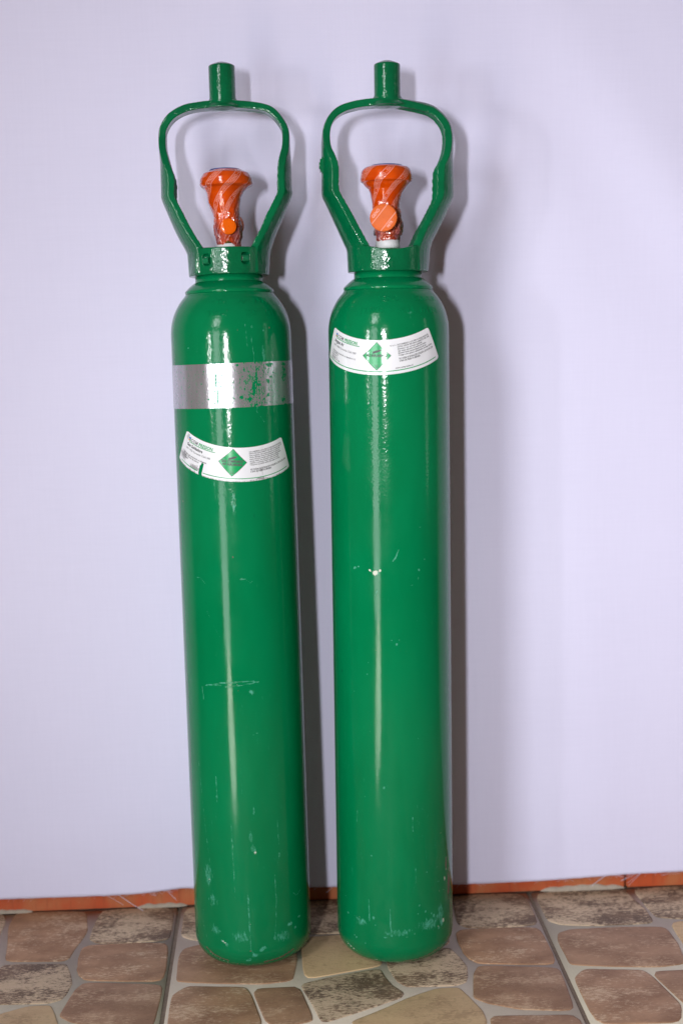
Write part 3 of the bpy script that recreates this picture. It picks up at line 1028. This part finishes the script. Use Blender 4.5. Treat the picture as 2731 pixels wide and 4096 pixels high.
    dia("hazard_diamond", .0155, .0152, M_DIAMOND, .00048)
    # pictogram: a small slanted cylinder with a pointed neck
    def flat(pts, name, m):
        rot = rad(17)
        v = []
        for x, h in pts:
            for y in (-h, h):
                X = x * math.cos(rot) - y * math.sin(rot)
                Y = x * math.sin(rot) + y * math.cos(rot)
                v.append(pol((X + 0.0002) / c0, c0 - (Y + .0052), .00054))
        mesh_obj(name, v, [(2 * i, 2 * i + 2, 2 * i + 3, 2 * i + 1) for i in range(len(pts) - 1)], m, lab, False)
    flat([(-.0050 + .0008 * i, .00115) for i in range(11)] + [(.0036, .0008), (.0042, .0004), (.0049, .0003), (.0058, .0003)], "cylinder_pictogram", M_TEXT)
    if kind == 'argon':
        it = [("NO INFLAMABLE", 0, c0 + .0008, .0042, .72, .00020)]
    else:
        it = [("GAS COMPRIMIDO", 0, c0 + .0000, .0038, .76, .00020), ("NO INFLAMABLE", 0, c0 + .0036, .0038, .76, .00020)]
    it.append(("2.2", 0, c0 + .0125, .0036, .8, .00008))
    parts = []
    for txt, a_, rho, size, sx, bold in it:
        tv_, tf_ = text_geo(txt, size, sx, 0.0, bold, 'CENTER')
        parts.append(([pol(x / rho, rho - y, .00054) for x, y, z in tv_], tf_))
    v, f = merge(*parts)
    mesh_obj("hazard_lettering", v, f, M_TEXT, lab, False)
    return lab

SEAL = {
 'R': [(.9338, .0195, -.0005), (.9330, .0212, -.0005), (.9323, .0248, -.0004), (.9300, .0273, -.0005), (.9277, .0286, -.0006), (.9234, .0296, -.0003), (.9185, .0300, -.0005), (.9160, .0290, -.0006), (.9148, .0268, -.0006), (.911, .0237, -.0007), (.9078, .0207, 0), (.9035, .0185, -.0005), (.898, .0170, -.001), (.8927, .0159, -.0014), (.887, .0156, -.0012), (.880, .0158, 0), (.8683, .0160, .001), (.8600, .0160, .0015), (.8563, .0150, .0015), (.8547, .0132, .0005), (.8493, .0132, .0003)],
 'L': [(.9345, .0190, .0012), (.9334, .0210, .0012), (.9307, .0265, .0008), (.9252, .0297, .0008), (.9190, .0308, .0013), (.9165, .0296, .0012), (.9143, .0252, .0002), (.909, .0210, -.0008), (.9035, .0194, -.0018), (.898, .0184, -.002), (.8925, .0170, -.0013), (.887, .0155, -.0005), (.8788, .0146, .0005), (.8706, .0160, .0009), (.862, .0158, .0012), (.858, .0151, .0015), (.854, .0136, .0012), (.8500, .0134, .0010)],
}
def make_valve(root, side):
    val = bpy.data.objects.new("valve", None)
    COL.objects.link(val)
    val.parent = root
    tab = sorted(SEAL[side])
    T = np.array(tab)
    ss = np.linspace(tab[0][0], tab[-1][0], 110)
    rr = np.interp(ss, T[:, 0], T[:, 1])
    cc = np.interp(ss, T[:, 0], T[:, 2])
    
    def surf(t, s, off=0.0):
        r = float(np.interp(s, ss, rr))
        c = float(np.interp(s, ss, cc))
        low = max(0.0, min(1.0, (0.905 - s) / 0.03))
        # the film is drawn in folds that spiral round the valve
        q = t + (s - 0.9) * 28.0
        sd_ = 3 if side == 'L' else 0
        r += 0.0004 * low * math.sin(5 * q + 1.0)
        rid = 1 - abs(mnoise.noise(Vector((math.sin(q * 0.5 + t * .5) * 3.0, math.cos(q * 0.5 + t * .5) * 3.0, s * 60 + sd_))))
        r += low * (0.0011 * (rid ** 3 - 0.5) + 0.0006 * mnoise.noise(Vector((math.sin(t) * 5, math.cos(t) * 5, s * 300 + sd_))))
        r += 0.0002 * math.sin(3 * q)
        r += off
        z = s
        if s < 0.8585:
            d = math.degrees((t + math.pi) % (2 * math.pi) - math.pi)
            bot = 0.8490 + 0.0009 * math.sin(3 * t + 1) if side == 'R' else 0.8462 + 0.0072 * math.exp(-((d + 6) / 24) ** 2) + 0.0015 * math.sin(5 * t)
            z = bot + (s - ss[0]) * (0.8585 - bot) / (0.8585 - ss[0])
        return (c + r * math.sin(t), -r * math.cos(t), z)
    n = 150
    V, film = [], []
    for i, s in enumerate(ss):
        for j in range(n):
            t = 2 * math.pi * j / n
            d = math.degrees(t if t < math.pi else t - 2 * math.pi)
            V.append(surf(t, s))
            fl = 0.0
            if s < 0.905:
                w_ = 0.5 + 0.5 * mnoise.noise(Vector((math.sin(t) * 4, math.cos(t) * 4, s * 160 + 9)))
                fl = min(1, (0.905 - s) / 0.02) * min(1.0, 0.85 * math.exp(-((d - 68) / 26) ** 2) + 0.7 * math.exp(-((d + 62) / 22) ** 2) * max(0, min(1, (0.882 - s) / 0.01)) + 0.35 * max(0, min(1, (0.875 - s) / 0.01))) * (0.35 + 1.1 * w_)
                fl = max(0.0, min(1.0, fl))
            film.append(fl)
    F = grid_faces(len(ss), n)
    auto_smooth(mesh_obj("shrink_seal", V, F, M_SEAL, val, True, {'film': film}), 32)
    # printed strips
    sp = rad(51.43)
    phi = rad(52)
    rref = 0.023
    th0 = rad(11) if side == 'R' else rad(-9)
    sref = 0.9065 if side == 'R' else 0.908
    seq = "NITRÓGENO - OXÍGENO - ARGÓN - NITRÓGENO - OXÍGENO - ARGÓN - "
    tv_, tf_ = text_geo(seq, 0.0046, 0.74, 0.0, 0.00010)
    s_lo, s_hi = ss[0] + 0.0008, ss[-1] - 0.0006
    for k in range(7):
        def mp(l, h, off):
            u = l * math.cos(phi) - h * math.sin(phi)
            s = sref + l * math.sin(phi) + h * math.cos(phi)
            return th0 + k * sp + u / rref, s
        parts = []
        shift = -0.068 if side == 'R' else -0.058 + (0.027 if k == 1 else 0.0)
        shift += [0, 0.0, 0.031, 0.012, 0.044, 0.023, 0.008][k]
        keepV, keepF, idx = [], [], {}
        for f in tf_:
            q = [mp(tv_[i][0] + shift, tv_[i][1] - 0.0016, 0) for i in f]
            if all(s_lo < s < s_hi for t, s in q):
                ids = []
                for i, (t, s) in zip(f, q):
                    if i not in idx:
                        idx[i] = len(keepV)
                        keepV.append(surf(t, s, 0.00016))
                    ids.append(idx[i])
                keepF.append(ids)
        if keepF:
            parts.append((keepV, keepF))
        for hh in (-0.0027, 0.0026):
            v, f = [], []
            for i in range(181):
                l = -0.075 + 0.125 * i / 180
                a = mp(l, hh - 0.00029, 0)
                b = mp(l, hh + 0.00029, 0)
                if s_lo < a[1] < s_hi and s_lo < b[1] < s_hi:
                    v += [surf(*a, 0.00016), surf(*b, 0.00016)]
            for i in range(len(v) // 2 - 1):
                f.append((2 * i, 2 * i + 1, 2 * i + 3, 2 * i + 2))
            if f:
                parts.append((v, f))
        v, f = merge(*parts)
        mesh_obj("printed_strip", v, f, M_SEAL_TEXT, val, False)
    # handwheel showing above the seal
    zt = ss[-1] + 0.0005
    v, f = lathe([(0.010, zt - 0.006), (0.0178, zt - 0.0014), (0.0186, zt - 0.0002), (0.0172, zt + 0.0007), (0.010, zt + 0.0013), (0.0005, zt + 0.0015)], 60)
    mesh_obj("handwheel", v, f, M_BLUE, val)
    # thread tape and brass stem
    v, f = lathe([(0.0128, 0.8405), (0.0140, 0.8415), (0.0141, 0.8440), (0.0138, 0.8465), (0.0135, 0.8492), (0.0124, 0.8502), (0.0118, 0.8504)], 60, lambda r, z, t: (r + 0.0002 * math.sin(z * 6000 + 2 * t), z + 0.0004 * math.sin(2 * t)))
    mesh_obj("thread_tape", v, f, M_TAPE, val)
    v, f = lathe([(0.0108, 0.848), (0.0108, 0.853), (0.0122, 0.8535), (0.0122, 0.8575), (0.0108, 0.858)], 40)
    mesh_obj("brass_stem", v, f, M_BRASS, val)
    return val, surf

def disc_part(name, r, depth, mat, parent, az, s, reach, tilt=0.0):
    """a round outlet standing out of the valve towards azimuth az (0 = front)"""
    prof = [(r * 0.80, -depth), (r * 0.86, -depth * 0.45), (r * 0.985, -0.0035), (r, -0.0015), (r * 0.985, -0.0004), (r * 0.94, 0.0001), (r * 0.6, 0.0002), (0.0003, 0.0003)]
    n = 64
    V = []
    for q, z in prof:
        for j in range(n):
            t = 2 * math.pi * j / n
            V.append((q * math.sin(t), q * math.cos(t), z))
    F = grid_faces(len(prof), n)
    o = mesh_obj(name, V, F, mat, parent)
    d = Vector((math.sin(rad(az)), -math.cos(rad(az)), 0))
    xax = Vector((math.cos(rad(az)), math.sin(rad(az)), 0))
    m = Matrix((xax, Vector((0, 0, 1)), d)).transposed().to_4x4()
    m.translation = d * reach + Vector((0, 0, s))
    o.matrix_local = m
    return o

def make_cylinder(side):
    root = bpy.data.objects.new("gas_cylinder", None)
    COL.objects.link(root)
    if side == 'L':
        e1, e2, ax = (0.99997674, 2.178e-4, 6.8167e-3), (0, 0.99948991, -0.03193631), (-0.00682021, 0.03193556, 0.99946666)
        pos = Vector((-0.04127714, -0.14560309, 0.0007))
    else:
        e1, e2, ax = (0.99996939, -1.0729e-4, -7.8203e-3), (0, 0.99990598, -0.01371229), (0.00782414, 0.01371187, 0.99987538)
        pos = Vector((0.1307414, -0.1509785, 0.0004))
    m = Matrix((e1, e2, ax)).transposed().to_4x4()
    m.translation = pos
    root.matrix_world = m
    root["category"] = "gas cylinder"
    root["group"] = "gas cylinders standing before the cloth"
    if side == 'L':
        root["label"] = "green gas cylinder with a chipped silver band above its torn dirty white label"
        marks = [
            ('scuff', 'l', [(-44.3, .4681), (-40, .4685), (-37, .4655), (-33.7, .4617)], 0.7, 0.75),
            ('scuff', 'b', (2.6), .4668, 2.2, 1.3, 0.95), ('scuff', 'l', [(2.6, .4668), (6.5, .4665), (10.6, .4619), (13, .4635)], 0.7, 0.7),
            ('scuff', 'l', [(-6.3, .466), (-11, .4645)], 0.6, 0.6), ('scuff', 'l', [(-33.8, .4323), (-27, .4150), (-20.5, .4007)], 0.6, 0.62),
            ('scuff', 'b', -1.8, .5536, 3.5, 16, 0.55),
            ('scuff', 'l', [(-38, .3425), (-29.6, .3438), (-20, .3468), (-10, .3470), (3, .3480), (15.3, .3466)], 1.1, 0.85),
            ('scuff', 'l', [(-28, .3440), (-14, .3420), (0, .3440), (10, .3455)], 0.9, 0.75), ('bare', 'l', [(-6, .3445), (0, .3440)], 0.8, 0.62),
            ('scuff', 'l', [(-42.5, .3405), (-41.3, .3249)], 0.8, 0.75), ('rust', 'b', -4.0, .3372, 1.4, 1.6, 0.7), ('scuff', 'b', 8, .335, 4, 4, .58),
            ('scuff', 'l', [(17.1, .4646), (18, .44)], 0.7, 0.55),
            ('scuff', 'b', 2.4, .1640, 2.2, 9, 0.75), ('scuff', 'b', 4.5, .1500, 3.2, 6, 0.9, 20), ('bare', 'b', 6.0, .1455, 2.0, 3.2, 0.62),
            ('bare', 'b', -43.4, .1099, 1.0, 1.0, 0.9), ('bare', 'b', -36, .101, .7, .7, .8), ('bare', 'b', -36, .121, .7, .7, .75), ('bare', 'b', -47, .118, .6, .6, .75),
            ('scuff', 'b', -44, .115, 9, 18, 0.56), ('scuff', 'b', -40, .085, 8, 12, 0.52),
            ('scuff', 'l', [(24.5, .1154), (25, .085), (24, .06), (22.2, .0405)], 0.9, 0.68), ('scuff', 'b', 22.2, .0399, 1.8, 2.4, 0.95),
            ('bare', 'l', [(-30, .0378), (-26, .0350)], 0.9, 0.75), ('scuff', 'l', [(-31, .0380), (-24.5, .0345)], 1.4, 1.0),
            ('scuff', 'b', 10, .0290, 6.5, 2.6, 0.85, 25), ('scuff', 'b', 2, .0215, 5.5, 2.4, 0.85, 30), ('scuff', 'l', [(-2, .030), (1, .0235)], 0.8, 0.85), ('scuff', 'b', -4, .0155, 5, 2, .8, 15),
            ('scuff', 'l', [(-2.5, .095), (-2, .06), (-1.5, .035)], 1.6, 0.66), ('bare', 'b', -1.5, .0595, .8, .8, .9), ('rust', 'b', -2, .0275, 1.3, 1.1, .9),
            ('scuff', 'b', 40, .052, 6, 2.6, .68), ('scuff', 'b', 46, .045, 3, 2.4, .7), ('scuff', 'b', 53, .056, 4, 2.0, .66), ('scuff', 'l', [(45, .088), (50, .083), (56, .087)], 0.9, .75),
            ('rust', 'l', [(-52, .024), (-44, .0180), (-36, .0150), (-26, .0125)], 1.9, .72), ('rust', 'l', [(-24, .0090), (0, .0075), (16, .0085)], 1.1, .60), ('scuff', 'b', -10, .045, 16, 9, .50), ('scuff', 'b', 32, .040, 12, 9, .55), ('scuff', 'b', -38, .05, 10, 8, .50), ('bare', 'l', [(-50, .0200), (-38, .0120), (-26, .0085)], .7, .6),
            ('rust', 'l', [(12, .0105), (24, .0115), (33, .0140), (44, .019)], 2.0, .76), ('rust', 'b', -18, .0075, 3.5, 1.6, .68), ('rust', 'b', 55, .0250, 2, 2, .6), ('rust', 'b', 33, .0335, 1.7, 1, .7), ('rust', 'b', 16, .0420, 1.2, 1.2, .6),
            ('scuff', 'l', [(-55, .07), (-56, .052), (-50, .035)], 0.9, .62),
            ('scuff', 'l', [(-52, .25), (-50, .22), (-46, .17), (-42, .13)], 1.0, .56), ('scuff', 'l', [(-30.1, .235), (-30, .205)], 1.6, .58), ('scuff', 'b', 6, .195, 1.4, 6, .68), ('scuff', 'l', [(8, .285), (13, .287)], .6, .7),
            ('scuff', 'l', [(-5, .265), (-4.5, .215)], .8, .55), ('scuff', 'l', [(29, .185), (30, .15)], .8, .56), ('scuff', 'b', 30, .137, 2, 5, .58), ('scuff', 'l', [(-16, .18), (-15, .09)], 1.4, .54),
            ('scuff', 'l', [(20, .742), (22, .72), (23, .69), (24, .66)], 0.8, .72), ('scuff', 'l', [(15, .755), (16, .73)], .9, .62), ('scuff', 'b', 21, .752, 2, 2.4, .75), ('scuff', 'b', 33, .748, 1.6, 2, .62),
            ('scuff', 'b', -43, .7305, 1.2, 1.2, .9), ('scuff', 'b', -33, .7265, 3.2, .9, .6), ('rust', 'b', 40, .751, 1.4, 3, .6), ('rust', 'b', 7.5, .749, .7, 1.8, .6), ('scuff', 'b', 32, .722, 3.2, 11, .58),
            ('scuff', 'l', [(22, .659), (27, .650), (31, .644)], .9, .62), ('scuff', 'l', [(-20, .585), (-19, .560)], 1.2, .58), ('rust', 'b', -62, .555, 1.2, 3, .6), ('rust', 'b', -60, .535, 1.2, 2, .58), ('rust', 'b', -4.5, .4925, 1.1, 1.6, .62),
        ]
        body = body_mesh(root, M_BODY_A, marks)
        cast, pockets, g = M_CAST_A, [(-31, .8299, .0098, .0132), (26.7, .8307, .0098, .0132)], GUARD['L']
    else:
        root["label"] = "green gas cylinder with clean white label and pale orange outlet disc on its valve"
        marks = [
            ('bare', 'b', -19.6, .4722, 4.0, 3.4, 0.86, 25), ('bare', 'b', -25.0, .4750, 2.4, 1.5, 0.80, -25), ('bare', 'b', -15.2, .4750, 2.0, 1.9, 0.8),
            ('scuff', 'b', -19.3, .4726, 6, 4, .62),
            ('scuff', 'b', -41.4, .4765, 3.2, 1.6, .72, 20), ('scuff', 'b', -37, .4785, 1.6, 1.2, .85), ('scuff', 'l', [(-3.0, .4859), (-0.3, .4902), (2.5, .4989)], 0.9, .85),
            ('scuff', 'b', 22.0, .4746, 1.8, 2.2, .78, 30), ('scuff', 'b', 21.4, .4647, 1.2, 2.4, .66), ('scuff', 'b', 15.0, .457, 3.2, 1.1, .74), ('scuff', 'b', -.3, .3897, 1.9, 2.2, .8), ('scuff', 'b', 2.2, .395, 1.5, 1.3, .64),
            ('scuff', 'b', -5, .3945, 1.6, .9, .6), ('scuff', 'l', [(-20.5, .4450), (-18, .4520)], 1.2, .6), ('scuff', 'b', 28.3, .4861, 1.0, 2.0, .62), ('scuff', 'b', 19.5, .4161, 1.1, 1.1, .66), ('scuff', 'b', 24, .5235, 1.8, .8, .6),
            ('scuff', 'b', -28, .368, 1, 1, .55), ('scuff', 'b', -29, .354, 1, 1, .75), ('scuff', 'b', -27, .286, 1.2, 1, .8), ('scuff', 'b', -44, .332, 1, 1, .7), ('scuff', 'b', 20, .278, 1, 1, .6), ('scuff', 'b', 20, .246, 1, 1.2, .7),
            ('rust', 'b', -15.6, .2199, 1.6, 1.2, .66), ('scuff', 'b', -14, .221, 2.6, 2.2, .6), ('rust', 'b', -20, .383, .9, .9, .7), ('scuff', 'l', [(13.3, .185), (13.5, .168)], 1.4, .68),
            ('scuff', 'b', -33, .208, 1.2, 1, .62), ('scuff', 'l', [(-42, .19), (-43, .176)], .9, .58),
            ('scuff', 'l', [(16, .130), (16, .107), (11, .085)], 0.9, .58), ('rust', 'b', 56, .118, 3, 16, .64), ('rust', 'b', 62, .090, 6, 28, .66), ('bare', 'b', 53, .100, 2.4, 4, .62), ('bare', 'b', 56, .112, 1.6, 5, .62), ('rust', 'b', 66, .055, 5, 16, .56),
            ('bare', 'b', 44, .088, .9, .9, .75), ('bare', 'b', 51, .0865, .8, .8, .75), ('bare', 'b', 47, .158, .8, .8, .8),
            ('scuff', 'l', [(-30.5, .085), (-30, .058)], 1.0, .72), ('scuff', 'b', -30.2, .0615, 1.4, 2.4, .9), ('scuff', 'b', -25.5, .0630, 1.6, 2.2, .85), ('scuff', 'b', -24, .0545, 1.2, 1.2, .75),
            ('scuff', 'l', [(-9.2, .0750), (-9, .0550), (-8, .0415)], 0.9, .86), ('scuff', 'b', 19.7, .0771, 1.6, 1.4, .9), ('scuff', 'b', 18, .067, 1.3, 1.3, .78), ('scuff', 'b', 26, .068, 1.6, 2, .7), ('scuff', 'b', 33, .064, 1.6, 1.8, .75), ('scuff', 'b', 36, .0605, 2, 2, .72),
            ('scuff', 'b', 47.8, .0484, 4, 6, .78), ('bare', 'b', 50, .0500, 3, 5, .58), ('scuff', 'b', 43, .043, 3, 2.5, .75), ('scuff', 'b', 40.7, .0583, 2.4, 2.4, .75), ('bare', 'b', 42, .0455, 2, 1.4, .6),
            ('scuff', 'b', 6.4, .0407, 2.2, 1.3, .85), ('scuff', 'b', 3, .0455, 5, 3.5, .62), ('scuff', 'b', 14, .044, 1.4, 1.4, .8), ('scuff', 'b', -1, .0440, 3, 2, .66), ('scuff', 'b', -14, .040, 3, 1.4, .66), ('scuff', 'b', 27, .048, 1.6, 1.2, .7),
            ('scuff', 'l', [(-48, .0362), (-42, .0320), (-35, .0300)], 1.1, .86), ('scuff', 'b', -57, .0600, 3, 2, .72), ('bare', 'b', -48, .0605, .7, .7, .75), ('bare', 'b', -41, .060, .7, .7, .75), ('scuff', 'b', -44, .0585, 1.4, 2.2, .6),
            ('scuff', 'l', [(-62, .0800), (-57, .0770)], .9, .7), ('bare', 'l', [(-60, .0205), (-50, .0160)], .8, .75), ('scuff', 'l', [(-62, .023), (-48, .0155)], 1.3, .8),
            ('rust', 'b', 12, .0068, 2.6, 1.2, .75), ('rust', 'l', [(4, .0072), (20, .0085), (32, .0115), (46, .0170)], 1.5, .72), ('scuff', 'b', 30, .052, 18, 9, .56), ('scuff', 'b', 0, .046, 22, 6, .50), ('scuff', 'b', -40, .055, 14, 7, .52), ('scuff', 'b', 46, .06, 8, 16, .58), ('bare', 'l', [(-30, .0085), (-10, .0055), (6, .0055)], .6, .58),
            ('scuff', 'b', 16, .765, 6, 3, .46), ('scuff', 'l', [(16, .762), (20, .748)], 1.2, .5),
            ('scuff', 'b', 41, .118, 3, 2, .55), ('scuff', 'b', 42, .100, 3, 1.5, .62), ('scuff', 'b', 30, .14, 1, 2, .5), ('scuff', 'b', 28, .116, 1.0, 2, .55), ('scuff', 'b', -27, .138, 1.6, 1.4, .66), ('scuff', 'b', -36, .155, 1, 1, .6),
        ]
        body = body_mesh(root, M_BODY_B, marks)
        cast, pockets, g = M_CAST_B, [], GUARD['R']
    if side == 'R':
        stamp(body, [("SEFIC", -15.4, .7790, .0098, .92), ("TARAM N", 24, .7790, .0085, .9), ("12.0KG", -33.5, .7655, .0098, .86), ("10.1 L", 3.5, .7655, .0098, .86), ("PN 151", 28, .7655, .0098, .86)], M_PAINT)
    else:
        stamp(body, [("· TG", -18, .7790, .0092, .9), ("Ar", 10, .7790, .0098, .9), ("3.5 N", 27, .7790, .0092, .9), ("3509-S", -22, .7655, .0095, .9), ("12.0", 16, .7655, .0095, .85), ("1/01", 36, .7655, .0098, .85)], M_PAINT)
    # neck ring: a flared steel skirt with a rounded lip
    RP = [(0.0390, 0.8066), (0.0398, 0.8064), (0.0425, 0.8045), (0.0470, 0.8008), (0.0505, 0.7972), (0.0514, 0.7962), (0.0517, 0.7952), (0.0516, 0.7940), (0.0512, 0.7931), (0.0504, 0.7927), (0.0492, 0.7932), (0.0450, 0.7975)]
    v, f = lathe(RP[::-1], 160)
    if side == 'L':    # small nick in the lip
        v = [(x, y, z - (0.0012 * math.exp(-((math.degrees(math.atan2(x, -y)) + 2.0) / 1.6) ** 2) if math.hypot(x, y) > 0.0502 else 0)) for x, y, z in v]
    mesh_obj("neck_ring", v, f, cast if False else M_PAINT, root)
    gd = guard_mesh(root, g, cast, pockets)
    if side == 'L':
        for th, s in ((-31, .8290), (26.7, .8307)):
            t = rad(th)
            c = Vector((math.sin(t), -math.cos(t), 0)) * 0.0445 + Vector((0, 0, s))
            d = Vector((math.cos(t), math.sin(t), 0))
            v1 = tube(c - d * 0.0040, c + d * 0.0036, 0.0040, 20)
            v2 = tube(c - d * 0.0046, c - d * 0.0036, 0.0030, 12)
            b = mesh_obj("clamp_bolt", *v1, M_BOLT, gd)
            auto_smooth(b)
            b = mesh_obj("bolt_end", *v2, M_STEEL, gd)
            auto_smooth(b)
    else:
        v, f = merge(box(-0.0735, -0.004, .9345, .0064, .012, .0180, .0018), tube((-0.0760, -0.004, .9345), (-0.0778, -0.004, .9345), .0042, 20, .0036))
        b = mesh_obj("lug", v, f, cast, gd)
        auto_smooth(b)
    val, surf = make_valve(root, side)
    if side == 'R':
        cap = disc_part("outlet_cap", 0.0156, 0.026, M_CAP, val, -12, .8728, .0345)
        items = []
        ph = rad(50)
        for txt, cx, cy, size in (("GENO", -.0088, .0050, .0050), ("NITR", .0072, -.0072, .0044)):
            tv_, tf_ = text_geo(txt, size, .82, 0, .0001, 'CENTER')
            V = []
            for x, y, z in tv_:
                y -= size * .35
                V.append((cx + x * math.cos(ph) - y * math.sin(ph), cy + x * math.sin(ph) + y * math.cos(ph), .0004))
            items.append((V, tf_))
        for off in (-.0009, -.0092 + .0165 - .0092 - .0042, ):
            pass
        for perp in (0.0058, -0.0072):
            half = math.sqrt(.0150 ** 2 - perp ** 2)
            V = []
            for l in np.linspace(-half, half, 14):
                for q in (-.00028, .00028):
                    V.append((l * math.cos(ph) - (perp + q) * math.sin(ph), l * math.sin(ph) + (perp + q) * math.cos(ph), .00042))
            items.append((V, [(2 * i, 2 * i + 1, 2 * i + 3, 2 * i + 2) for i in range(13)]))
        v, f = merge(*items)
        mesh_obj("printed_strip", v, f, M_SEAL_TEXT, cap, False)
        v, f = merge(tube((0.004, 0.004, .8655), (0.0172, 0.006, .8640), .0078, 6), tube((-0.002, 0.006, .8595), (-0.0152, 0.004, .8590), .0034, 6))
        sn = mesh_obj("safety_nut", v, f, M_FILM, val)
        auto_smooth(sn)
    else:
        disc_part("safety_plug", 0.0093, 0.014, M_PLUG, val, 6, .8686, .0215)
        v, f = merge(tube((0.004, 0.002, .8650), (0.0168, 0.004, .8645), .0068, 6), tube((-0.004, 0.004, .8690), (-0.0152, 0.005, .8700), .0045, 6))
        sn = mesh_obj("safety_nut", v, f, M_FILM, val)
        auto_smooth(sn)
        disc_part("outlet_cap", 0.0150, 0.026, M_CAP, val, 172, .8745, .0330)
    if side == 'R':
        make_label(root, -15.6, .7352, 1.0, 'argon', M_LABEL, body)
    else:
        make_label(root, -0.4, .6170, 5.0, 'shield', M_LABEL_DIRTY, body)
        # silver band, a thin skin of paint with a ragged lower edge
        NT_, NZ = 420, 44
        V, chip = [], []
        for i in range(NZ + 1):
            for j in range(NT_):
                d = -180 + 360 * j / NT_
                top = .7120 + 0.0008 * math.sin(rad(d)) + .0006 * (d / 70) ** 2 * (1 if abs(d) < 80 else 0)
                bot = .6618 + .0022 * max(0.0, math.sin(rad(d))) ** 1.5 + 0.0005 * mnoise.noise(Vector((d * .6, 0, 0)))
                if d > 0:
                    bot += 0.0016 * max(0, mnoise.noise(Vector((d * .16, 5, 0)))) * min(1, d / 12)
                h = i / NZ
                s = bot + (top - bot) * h
                t = rad(d)
                r = RB + .00022
                V.append((r * math.sin(t), -r * math.cos(t), s))
                c = 0.30 + 0.10 * math.exp(-((d - 24) / 18) ** 2) + 0.06 * math.exp(-((d + 14) / 5) ** 2)
                def gq(cd, ch, wd, wh, v_):
                    return v_ * math.exp(-((d - cd) / wd) ** 2 - ((h - ch) / wh) ** 2)
                c = max(c, gq(21, .45, 3.2, .40, .62), gq(24, .62, 1.0, .5, .72), gq(16.5, .18, 3.0, .10, .66), gq(9, .22, 4, .07, .60), gq(26, .50, 3.0, .10, .62), gq(12, .85, 1.6, .08, .60), gq(6, .95, 2, .05, .62),
                        gq(38, .93, 7, .08, .62), gq(36, .25, 3, .07, .62), gq(36, .55, 3.5, .10, .54), gq(-14, .62, 1.2, .35, .60), gq(-13, .25, .9, .3, .62), gq(58, .7, 8, .4, .50), gq(58, .93, 6, .08, .6), gq(-26, .83, .9, .03, .66), gq(-22, .20, .9, .03, .66), gq(56, .1, 8, .15, .5), gq(14, .52, 1.4, .03, .62), gq(22, .04, 5, .05, .6))
                chip.append(c)
        mesh_obj("silver_band", V, grid_faces(NZ + 1, NT_), M_SILVER, root, True, {'chip': chip})
    return root

make_cylinder('L')
make_cylinder('R')
bpy.context.view_layer.update()
